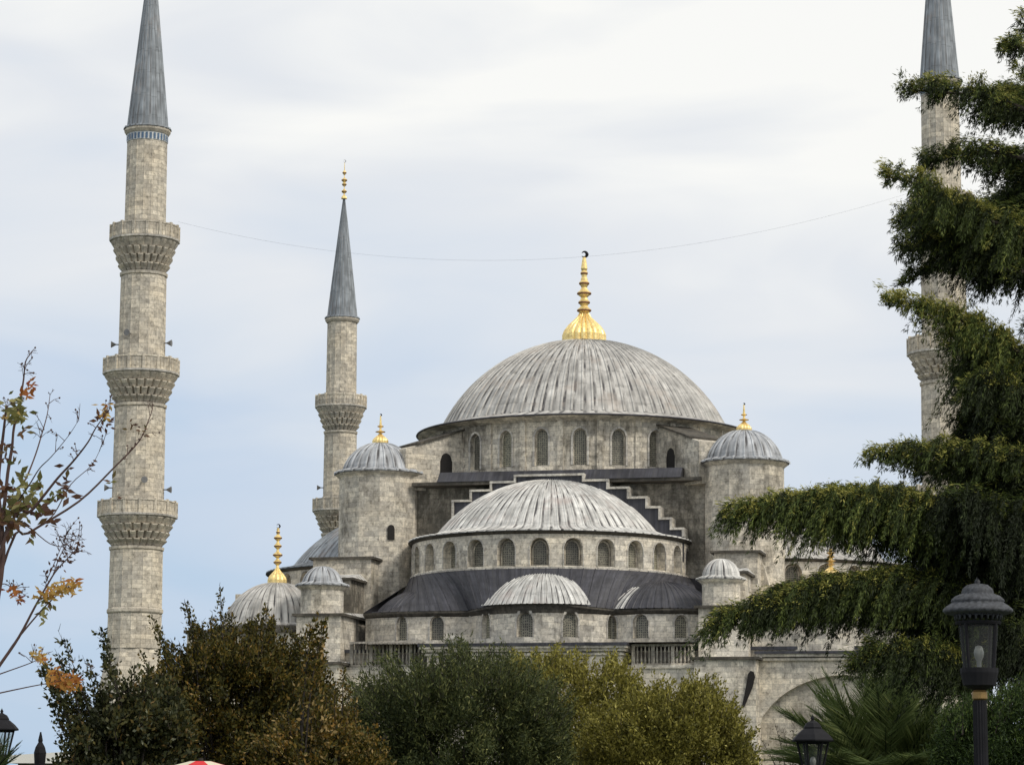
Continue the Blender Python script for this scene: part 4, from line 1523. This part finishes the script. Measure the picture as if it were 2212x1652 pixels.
bush('bush', 'yellow-olive rounded bush at the right, in front of the arched wall', 'bush', 62, 2.0,
     [(1240, 1660), (1285, 1570), (1340, 1530), (1400, 1512), (1450, 1500), (1500, 1490), (1535, 1488), (1565, 1515), (1592, 1555), (1608, 1610), (1616, 1680)],
     1440, 760, 130, .09, .040, 'leaf_olive', .42, .22, .27, up=1.0,
     sprigs=[(1528, 1458, 1520, 1530, 1.0), (1480, 1470, 1480, 1530, .8)], topshoots=260, shoot_len=.55)


# --- foreground tree with bare twigs at the left edge
tw = empty('tree', (-3.75, 18.5, 0))
tag(tw, 'nearly bare tree leaning in from the left edge with scattered turning leaves', 'tree')
YT = 18.5
BR = [
    ([(-120, 1652), (17, 1191), (62, 1151), (170, 1083), (244, 1012), (301, 952), (321, 907), (329, 884)], .011, .2),
    ([(-90, 1500), (20, 1137), (65, 1105), (94, 1071), (125, 1032), (159, 995), (190, 955), (207, 924), (236, 884)], .014, -.1),
    ([(-80, 1480), (28, 1094), (57, 1032), (77, 981), (91, 935), (102, 895), (108, 853)], .009, .3),
    ([(-30, 1300), (5, 1120), (17, 1020), (26, 966), (30, 924), (43, 867), (51, 819), (55, 782), (66, 764)], .015, 0),
    ([(94, 1130), (118, 1108), (153, 1046), (199, 1003), (224, 952)], .005, .1),
    ([(40, 1080), (62, 1049), (85, 1012), (111, 986), (148, 941), (170, 907)], .006, -.2),
    ([(50, 1130), (71, 1145), (108, 1174), (142, 1182), (176, 1191)], .005, .1),
    ([(-60, 1520), (0, 1435), (41, 1375), (75, 1311), (105, 1258), (125, 1228), (166, 1185)], .013, .0),
    ([(20, 1405), (41, 1375), (91, 1316), (125, 1283), (155, 1250)], .008, .15),
    ([(-40, 1470), (0, 1455), (69, 1430), (92, 1416)], .006, .1),
    ([(-60, 1510), (0, 1496), (66, 1482), (150, 1465), (205, 1440)], .006, -.1),
    ([(-60, 1580), (0, 1250), (4, 1150), (-4, 1050), (8, 930), (14, 880)], .026, 0),
    ([(0, 1262), (15, 1262), (41, 1283)], .005, .1),
    ([(115, 1240), (130, 1200), (150, 1170), (175, 1160)], .004, .1),
    ([(100, 1255), (122, 1205), (145, 1150)], .004, -.1),
]
mb = MB()
tips = []
off = Vector(tw.location)
for pts, r, dy in BR:
    W = []
    for i, (x, y) in enumerate(pts):
        W.append(at(x, y, YT + dy * i / 3) - off)
    # smooth the polyline
    fine_ = []
    for i in range(len(W) - 1):
        p0_, p1_, p2_, p3_ = W[max(0, i - 1)], W[i], W[i + 1], W[min(len(W) - 1, i + 2)]
        for q in range(4):
            t = q / 4
            fine_.append(.5 * ((2 * p1_) + (p2_ - p0_) * t + (2 * p0_ - 5 * p1_ + 4 * p2_ - p3_) * t * t + (3 * p1_ - p0_ - 3 * p2_ + p3_) * t ** 3))
    fine_.append(W[-1])
    m_ = len(fine_)
    mb.tube(fine_, [r * (1 - .8 * i / m_) for i in range(m_)], 6)
    # side twigs near the tip (dry flower heads)
    for q in range(random.randint(7, 11)):
        i = random.randint(int(m_ * .62), m_ - 1)
        d = Vector((random.gauss(0, .5), random.gauss(0, .5), random.gauss(.5, .4))).normalized()
        l = random.uniform(.03, .13)
        e1 = fine_[i] + d * l
        mb.tube([fine_[i], fine_[i] + d * l * .5 + Vector((0, 0, .008)), e1], [.0028, .002, .0014], 4)
        if random.random() < .75:
            mb.tube([e1 - d * .006, e1, e1 + d * .01], [.002, .008, .002], 5)
        for z_ in range(2):
            d2 = (d + Vector((random.gauss(0, .8), random.gauss(0, .8), random.gauss(0, .8)))).normalized()
            mb.tube([fine_[i] + d * l * .6, fine_[i] + d * l * .6 + d2 * l * .5], [.0018, .001], 4)
# trunk outside the frame and down to the ground
mb.tube([Vector((-.35, 0, 0)), Vector((-.33, 0, .8)), at(-90, 1560, YT) - off, at(-35, 1350, YT) - off], [.075, .065, .05, .03], 8)
mb.tube([Vector((-.33, 0, .8)), at(-150, 1700, YT) - off, at(-120, 1650, YT) - off], [.05, .03, .014], 6)
mb.build('trunk', M['twig'], tw)
CL = [   # leaf clusters: x, y, spread px, count, length m, tint mean
    (225, 885, 18, 14, .065, .85, 'leaf_fall'), (215, 905, 18, 9, .07, .2, 'leaf_mixed'), (232, 915, 14, 7, .06, .1, 'leaf_mixed'),
    (60, 845, 14, 11, .07, .3, 'leaf_fall'), (68, 825, 8, 5, .06, .2, 'leaf_fall'), (25, 875, 18, 14, .09, .85, 'leaf_mixed'), (40, 895, 18, 14, .09, .8, 'leaf_mixed'), (15, 895, 10, 7, .08, .9, 'leaf_fall'),
    (50, 935, 10, 5, .07, .4, 'leaf_mixed'), (15, 985, 20, 10, .09, .3, 'leaf_mixed'),
    (60, 1055, 30, 8, .10, .72, 'leaf_mixed'), (40, 1030, 20, 6, .10, .7, 'leaf_mixed'), (85, 1050, 14, 4, .1, .7, 'leaf_mixed'),
    (145, 1010, 8, 2, .08, .1, 'leaf_mixed'), (140, 1050, 16, 6, .09, .2, 'leaf_mixed'), (122, 1070, 14, 7, .08, .7, 'leaf_mixed'),
    (155, 1072, 8, 2, .1, .1, 'leaf_mixed'), (60, 1085, 26, 20, .1, .85, 'leaf_mixed'), (25, 1100, 26, 26, .1, .5, 'leaf_mixed'), (15, 1125, 22, 26, .1, .35, 'leaf_mixed'), (85, 1100, 18, 9, .1, .15, 'leaf_mixed'),
    (100, 1130, 16, 5, .1, .2, 'leaf_mixed'), (60, 1150, 20, 5, .09, .5, 'leaf_mixed'), (10, 1060, 16, 12, .09, .2, 'leaf_mixed'),
    (145, 1270, 18, 34, .055, .8, 'leaf_fall'), (120, 1274, 18, 34, .055, .85, 'leaf_fall'), (95, 1285, 16, 30, .055, .7, 'leaf_fall'), (160, 1258, 8, 10, .07, .6, 'leaf_fall'),
    (100, 1300, 12, 9, .07, .6, 'leaf_mixed'), (90, 1330, 10, 5, .07, .9, 'leaf_mixed'),
    (25, 1275, 12, 12, .07, .25, 'leaf_fall'), (42, 1292, 8, 8, .06, .1, 'leaf_fall'),
    (78, 1416, 12, 22, .05, .9, 'leaf_fall'), (92, 1424, 10, 14, .05, .7, 'leaf_fall'),
    (120, 1462, 16, 46, .06, .5, 'leaf_fall'), (145, 1475, 16, 46, .06, .5, 'leaf_fall'), (165, 1470, 10, 18, .055, .35, 'leaf_fall'),
    (285, 925, 18, 5, .06, .3, 'leaf_mixed'), (305, 930, 12, 5, .06, .3, 'leaf_mixed'), (240, 1040, 6, 3, .07, .4, 'leaf_mixed'), (200, 1000, 12, 3, .05, .05, 'leaf_mixed'), (250, 1075, 6, 2, .06, .3, 'leaf_mixed'),
    (160, 1195, 20, 7, .05, .05, 'leaf_mixed'), (135, 1210, 18, 8, .05, .05, 'leaf_mixed'), (172, 1180, 12, 8, .045, .05, 'leaf_mixed'), (120, 1225, 12, 6, .05, .05, 'leaf_mixed'),
]
for mname in ('leaf_mixed', 'leaf_fall'):
    Cs, Ds, Ts, Ls = [], [], [], []
    for (x, y, s_, n_, l_, tm, mm_) in CL:
        if mm_ != mname: continue
        for q in range(int(n_ * 1.8)):
            p = at(x + random.gauss(0, s_ * .55), y + random.gauss(0, s_ * .5), YT + random.gauss(0, .12)) - off
            Cs.append(p); Ds.append((random.gauss(.35, .8), random.gauss(0, .5), random.gauss(-.1, .6)))
            Ts.append(tm + random.gauss(0, .17)); Ls.append(l_ * random.uniform(.5, 1.05))
    Ls = np.array(Ls)
    leaf_mesh('leaves', np.array(Cs), np.array(Ds), Ls, Ls * .42, M[mname], tw, Ts, up=(0, -1, .4))


# --- cedar
cd = empty('cedar_tree', (at(2345, 1740, 31).x, 31.4, 0))
tag(cd, 'big dark cedar filling the right edge with drooping shelf-like branches', 'tree')
coff = np.array(cd.location)
YC = 31.0
woods = MB()
CC, CD_, CT, CLn = [], [], [], []


def needles(P, T, k, ln_, tint, spread=.02):
    n = len(P)
    idx = np.repeat(np.arange(n), k)
    C = P[idx] + rng.normal(size=(n * k, 3)) * spread
    D = T[idx] * 1.0 + rng.normal(size=(n * k, 3)) * .38
    CC.append(C - coff); CD_.append(D)
    CT.append(np.repeat(tint, k) + rng.normal(size=n * k) * .12)
    CLn.append(rng.uniform(.7, 1.3, n * k) * ln_)


def limb(pts, dys, hang, width, dens=1.0, tint=.5, r=.035, tipup=0.0, start=.0):
    """pts: picture points along the top of the shelf from trunk to tip; hang: droop length in m along it"""
    Wp = np.array([np.array(at(x, y, YC + dy)) for (x, y), dy in zip(pts, dys)])
    seg = np.linalg.norm(np.diff(Wp, axis=0), axis=1)
    cs = np.concatenate([[0], np.cumsum(seg)])
    Ltot = cs[-1]

    def pos(t):
        return np.stack([np.interp(t * Ltot, cs, Wp[:, i]) for i in range(3)], -1)
    tt = np.linspace(0, 1, 14)
    W = pos(tt)
    W[:, 2] -= .06
    woods.tube([Vector(p - coff) for p in W], [r * (1 - .85 * i / 13) for i in range(14)], 7)
    main = W[-1] - W[0]
    main /= np.linalg.norm(main)
    side = np.array([-main[1], main[0], 0]); side /= np.linalg.norm(side)
    nt = int(Ltot * 30 * dens)
    for i in range(nt):
        t = start + (1 - start) * (i + random.random()) / nt
        b = pos(np.array([t]))[0]
        w = float(np.interp(t, [0, .3, .7, 1], [width * .8, width, width * .7, width * .18]))
        sg = random.choice((-1, 1))
        ln_ = random.uniform(.35, 1.0) * w
        dirv_ = side * sg * random.uniform(.5, 1.0) + main * random.uniform(.45, 1.0)
        dirv_ /= np.linalg.norm(dirv_)
        m = max(3, int(ln_ / .055))
        u = np.linspace(0, 1, m)[:, None]
        arch_ = random.uniform(-.05, .12)
        tw_ = b + dirv_ * ln_ * u + np.array([0, 0, 1]) * (arch_ * np.sin(u * PI * .6) - .35 * ln_ * u ** 2 * random.uniform(.2, 1.1))
        tw_[:, 2] += random.gauss(0, .035)
        h_at = float(np.interp(t, [0, .5, 1], hang))
        # top foliage: short needles lying along the twig, light from above put into their tint
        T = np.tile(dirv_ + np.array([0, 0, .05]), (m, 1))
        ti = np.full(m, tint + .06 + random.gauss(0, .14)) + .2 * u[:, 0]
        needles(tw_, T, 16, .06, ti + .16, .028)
        # hanging tassels: underside shade painted in as a darker needle tint
        ns = max(1, int(ln_ * 17 * dens))
        for q in range(ns):
            k = random.randint(0, m - 1)
            p0_ = tw_[k]
            hl = h_at * random.uniform(.25, 1.0) * (.55 + .45 * random.random()) * (1.5 if random.random() < .1 else 1)
            mm = max(3, int(hl / .035))
            v = np.linspace(0, 1, mm)[:, None]
            outd = dirv_ * random.uniform(.1, .6) + main * random.uniform(.35, 1.0) + rng.normal(size=3) * .14
            outd[2] = 0
            S = p0_ + outd * hl * (v ** .85) * .8 + np.array([0, 0, -1]) * hl * (v ** 1.5)
            dS = np.gradient(S, axis=0)
            dS /= np.maximum(np.linalg.norm(dS, axis=1, keepdims=True), 1e-9)
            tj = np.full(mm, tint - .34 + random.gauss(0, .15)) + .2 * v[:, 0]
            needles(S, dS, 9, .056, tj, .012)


SHELVES = [
    # trunk -> tip points, depth offsets, hang (root, mid, tip), width, density, tint
    ([(2230, 235), (2150, 198), (2050, 190), (1990, 186), (1945, 188)], (0, -.2, -.3, -.35, -.4), (.32, .26, .06), .45, 1.0, .48),
    ([(2240, 205), (2212, 196), (2150, 205)], (0, .6, .9), (.4, .35, .2), .5, 1.0, .42),
    ([(2230, 100), (2200, 92), (2178, 100)], (0, -.3, -.5), (.22, .2, .08), .3, 1.0, .5),
    ([(2235, 165), (2205, 148), (2195, 152)], (0, .2, .2), (.1, .08, .04), .2, .8, .4),
    ([(2230, 335), (2150, 318), (2070, 322), (2005, 342), (1990, 366)], (0, -.1, .1, .2, .3), (.3, .2, .07), .4, 1.0, .45),
    ([(2230, 500), (2120, 460), (2040, 420), (1975, 385), (1914, 370)], (0, -.3, -.6, -.8, -.9), (.7, .42, .06), .5, 1.15, .66),
    ([(2230, 470), (2140, 450), (2060, 440), (1995, 450), (1940, 482)], (0, .2, .3, .4, .4), (.8, .5, .15), .5, 1.1, .42),
    ([(2220, 520), (2120, 500), (2040, 500), (1985, 520), (1945, 540)], (0, 0, -.1, -.2, -.2), (.7, .4, .12), .5, 1.1, .36),
    ([(2220, 580), (2120, 560), (2040, 560), (1990, 580), (1950, 605)], (0, 0, .1, .2, .2), (.3, .22, .1), .4, 1.0, .3),
    ([(2230, 770), (2140, 712), (2060, 672), (1985, 652), (1910, 648)], (0, -.2, -.5, -.6, -.7), (.6, .28, .05), .42, 1.15, .8),
    ([(2240, 800), (2170, 760), (2125, 735), (2080, 728), (2045, 745)], (0, .3, .4, .4, .4), (.9, .55, .12), .55, 1.1, .52),
    ([(2235, 860), (2185, 820), (2145, 810), (2110, 830), (2085, 850)], (0, -.2, -.4, -.5, -.5), (.6, .45, .15), .45, 1.0, .42),
    ([(2235, 930), (2185, 890), (2140, 880), (2100, 900), (2070, 935)], (0, .2, .3, .3, .3), (.5, .35, .12), .45, 1.0, .32),
    ([(2230, 985), (2120, 968), (2010, 968), (1940, 972), (1878, 982)], (0, -.3, -.4, -.5, -.6), (.42, .3, .1), .5, 1.2, .56),
    ([(2240, 1020), (2140, 1000), (2060, 1000), (1980, 1015)], (0, .5, .8, .9), (.5, .35, .15), .5, 1.0, .4),
    ([(2160, 1130), (2040, 1085), (1930, 1062), (1830, 1068), (1730, 1074), (1640, 1092), (1565, 1115)], (0, -.4, -.8, -1.1, -1.3, -1.45, -1.5), (.7, .6, .3), .6, 1.35, .66),
    ([(2160, 1150), (2050, 1105), (1940, 1080), (1850, 1075), (1760, 1085), (1680, 1095)], (0, .1, .1, 0, -.2, -.3), (.85, .7, .3), .6, 1.15, .44),
    ([(2160, 1290), (2020, 1245), (1900, 1240), (1790, 1258), (1690, 1290), (1600, 1315), (1530, 1365)], (0, -.4, -.9, -1.2, -1.4, -1.5, -1.6), (.7, .5, .34), .55, 1.35, .54),
    ([(2160, 1310), (2040, 1270), (1920, 1265), (1820, 1280), (1720, 1305), (1620, 1330)], (0, .2, .2, .1, -.1, -.3), (.75, .5, .3), .6, 1.1, .32),
    ([(2150, 1440), (2060, 1405), (1980, 1392), (1900, 1400), (1835, 1440)], (0, -.5, -.9, -1.1, -1.2), (.6, .42, .22), .5, 1.2, .46),
    ([(2230, 1180), (2150, 1110), (2100, 1070), (2070, 1075)], (0, -.5, -.9, -1.2), (1.0, .8, .4), .6, 1.1, .22),
    ([(2230, 1250), (2160, 1200), (2080, 1160), (2010, 1150)], (0, .5, .9, 1.0), (1.0, .8, .5), .7, 1.1, .18),
    ([(2240, 1130), (2200, 1090), (2150, 1110)], (0, -.4, -.6), (1.0, .8, .5), .6, 1.0, .2),
    ([(2230, 1380), (2160, 1330), (2080, 1310), (2020, 1330)], (0, .3, .5, .4), (.9, .8, .5), .7, 1.0, .18),
    ([(2260, 1200), (2180, 1160), (2100, 1170), (2030, 1190)], (0, 1.0, 1.5, 1.7), (1.0, .9, .7), .9, 1.2, .15),
    ([(2260, 1320), (2180, 1270), (2100, 1260), (2010, 1280)], (0, 1.0, 1.5, 1.7), (1.0, .9, .6), .9, 1.2, .15),
    ([(2260, 930), (2180, 900), (2130, 920)], (0, .7, 1.0), (.9, .7, .4), .6, 1.1, .2),
    ([(2260, 800), (2190, 800), (2150, 830)], (0, .7, 1.0), (.8, .6, .3), .6, 1.1, .22),
    ([(2260, 420), (2190, 430), (2130, 460)], (0, .7, 1.0), (.7, .6, .3), .6, 1.1, .25),
    ([(2260, 215), (2190, 225), (2140, 245)], (0, .6, .9), (.35, .3, .15), .5, 1.0, .3),
    ([(2260, 360), (2190, 345), (2120, 360)], (0, .6, .9), (.4, .3, .15), .5, 1.0, .3),
    ([(2260, 500), (2200, 490), (2150, 500)], (0, .5, .7), (.9, .6, .3), .7, 1.2, .22),
    ([(2260, 560), (2190, 560), (2120, 590)], (0, .5, .7), (.45, .35, .2), .6, 1.1, .22),
    ([(2260, 780), (2190, 770), (2130, 780)], (0, .4, .6), (.9, .8, .4), .7, 1.2, .22),
    ([(2260, 880), (2190, 870), (2120, 880)], (0, .4, .6), (.8, .7, .3), .7, 1.2, .2),
    ([(2260, 1050), (2190, 1030), (2120, 1030)], (0, .3, .5), (.8, .7, .4), .7, 1.2, .2),
    ([(2250, 1400), (2200, 1360), (2150, 1380)], (0, -.2, -.2), (.9, .6, .3), .6, 1.0, .2),
]
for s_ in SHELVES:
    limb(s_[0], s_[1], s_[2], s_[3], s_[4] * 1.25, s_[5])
# limbs growing away from the picture so that the tree is whole
AWAY = [(-62 + (q * 83) % 196, 2.6 + q * .295, 3.1 - q * .075) for q in range(29)]
for (ang, z, ln_) in AWAY:
    a = rad(ang)
    base_ = np.array([cd.location.x, YC, z])
    e_ = base_ + np.array([math.cos(a) * ln_, math.sin(a) * ln_, .1])
    Wp = [base_, base_ + (e_ - base_) * .5 + np.array([0, 0, .15]), e_]

    def fake(pts3):
        return pts3
    _at = at
    lst = iter(Wp)
    at_saved = at
    def at(x, y, Yv, it=[0], W_=Wp):
        v = W_[it[0] % 3]; it[0] += 1
        return v
    limb([(0, 0)] * 3, (0, 0, 0), (.6, .5, .2), .3 + ln_ * .15, .6, .4)
    at = at_saved
tz = [0, 1.0, 3, 5, 7, 9, 10.2, 11.4]
woods.tube([Vector((random.gauss(0, .03), random.gauss(0, .03), z)) for z in tz], [.34, .27, .24, .2, .15, .1, .06, .02], 12)
woods.build('trunk', M['bark'], cd)
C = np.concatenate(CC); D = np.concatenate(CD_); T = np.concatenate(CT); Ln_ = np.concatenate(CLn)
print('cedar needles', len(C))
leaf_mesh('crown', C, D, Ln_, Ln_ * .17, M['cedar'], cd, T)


# --- palms
def palm(px, py, Y, n, L_, label, spreadv=1.0, zc=None, tint=.45):
    c = at(px, py, Y)
    root = empty('palm_tree', (c.x, Y, 0))
    tag(root, label, 'palm')
    mb = MB()
    mb.lathe([(.2, 0), (.24, .3), (.2, .8), (.24, max(.9, c.z - .2)), (.12, c.z + .05), (0, c.z + .1)], 12, offs=(0, .5), bump=(0, .03))
    mb.build('trunk', M['bark'], root)
    Cs, Ds, Ts, Ls = [], [], [], []
    stems = MB()
    for i in range(n):
        az = random.uniform(0, 2 * PI)
        elv = rad(random.uniform(15, 86))
        l_ = L_ * random.uniform(.8, 1.1)
        d = np.array([math.cos(az) * math.cos(elv), math.sin(az) * math.cos(elv) * .8, math.sin(elv)])
        m = 26
        t = np.linspace(0, 1, m)[:, None]
        sag = l_ * .32 * math.cos(elv)
        P = np.array([0, 0, c.z]) + d * l_ * t + np.array([0, 0, -1]) * sag * t ** 2.2
        T_ = np.gradient(P, axis=0)
        T_ /= np.linalg.norm(T_, axis=1, keepdims=True)
        stems.tube([Vector(p) for p in P[::5]], [.014 * (1 - .75 * k / 5.2) for k in range(len(P[::5]))], 5)
        sd_ = np.cross(T_, np.array([0, 0, 1.0]))
        sd_ /= np.maximum(np.linalg.norm(sd_, axis=1, keepdims=True), 1e-6)
        tt_ = random.gauss(tint, .15)
        for s_ in (-1, 1):
            for k in range(3, m):
                for q in range(3):
                    Cs.append(P[k] + T_[k] * random.uniform(-.02, .02))
                    Ds.append(sd_[k] * s_ * .75 + T_[k] * .8 + np.array([0, 0, random.gauss(.1, .12)]))
                    Ts.append(tt_ + random.gauss(0, .12)); Ls.append(l_ * .2 * (math.sin(PI * (k / m) ** .8) + .25))
    stems.build('frond_stems', M['fern'], root)
    Ls = np.array(Ls)
    leaf_mesh('fronds', np.array(Cs), np.array(Ds), Ls, Ls * .034, M['palm'], root, Ts)
    return root


palm(1915, 1735, 42, 170, 2.35, 'green feathery palm at the bottom right, between the small and the large lamp')
palm(-25, 1690, 30, 20, .62, 'small palm with its frond tips poking in at the lower left corner', tint=.3)

# --- bright green conifer beside the large lamp
bush('bush', 'fresh green conifer bush at the lower right corner behind the large lamp', 'bush', 28, .7,
     [(2035, 1640), (2050, 1560), (2075, 1525), (2120, 1520), (2165, 1520), (2200, 1490), (2240, 1480)],
     2110, 330, 130, .055, .014, 'fern', .34, .25, .13, topshoots=90, shoot_len=.22, up=.4)
bush('bush', 'low thorny scrub in front of the arched wall at the right of the olive bush', 'bush', 45, .5,
     [(1600, 1670), (1640, 1660), (1690, 1650), (1740, 1660), (1790, 1670)],
     1690, 30, 60, .05, .018, 'leaf_brown', .15, .2, .09,
     sprigs=[(1672, 1555, 1700, 1690, .25), (1690, 1570, 1712, 1690, .25), (1640, 1590, 1690, 1700, .2), (1716, 1548, 1712, 1700, .3), (1740, 1600, 1720, 1700, .2)], topshoots=10, shoot_len=.15)
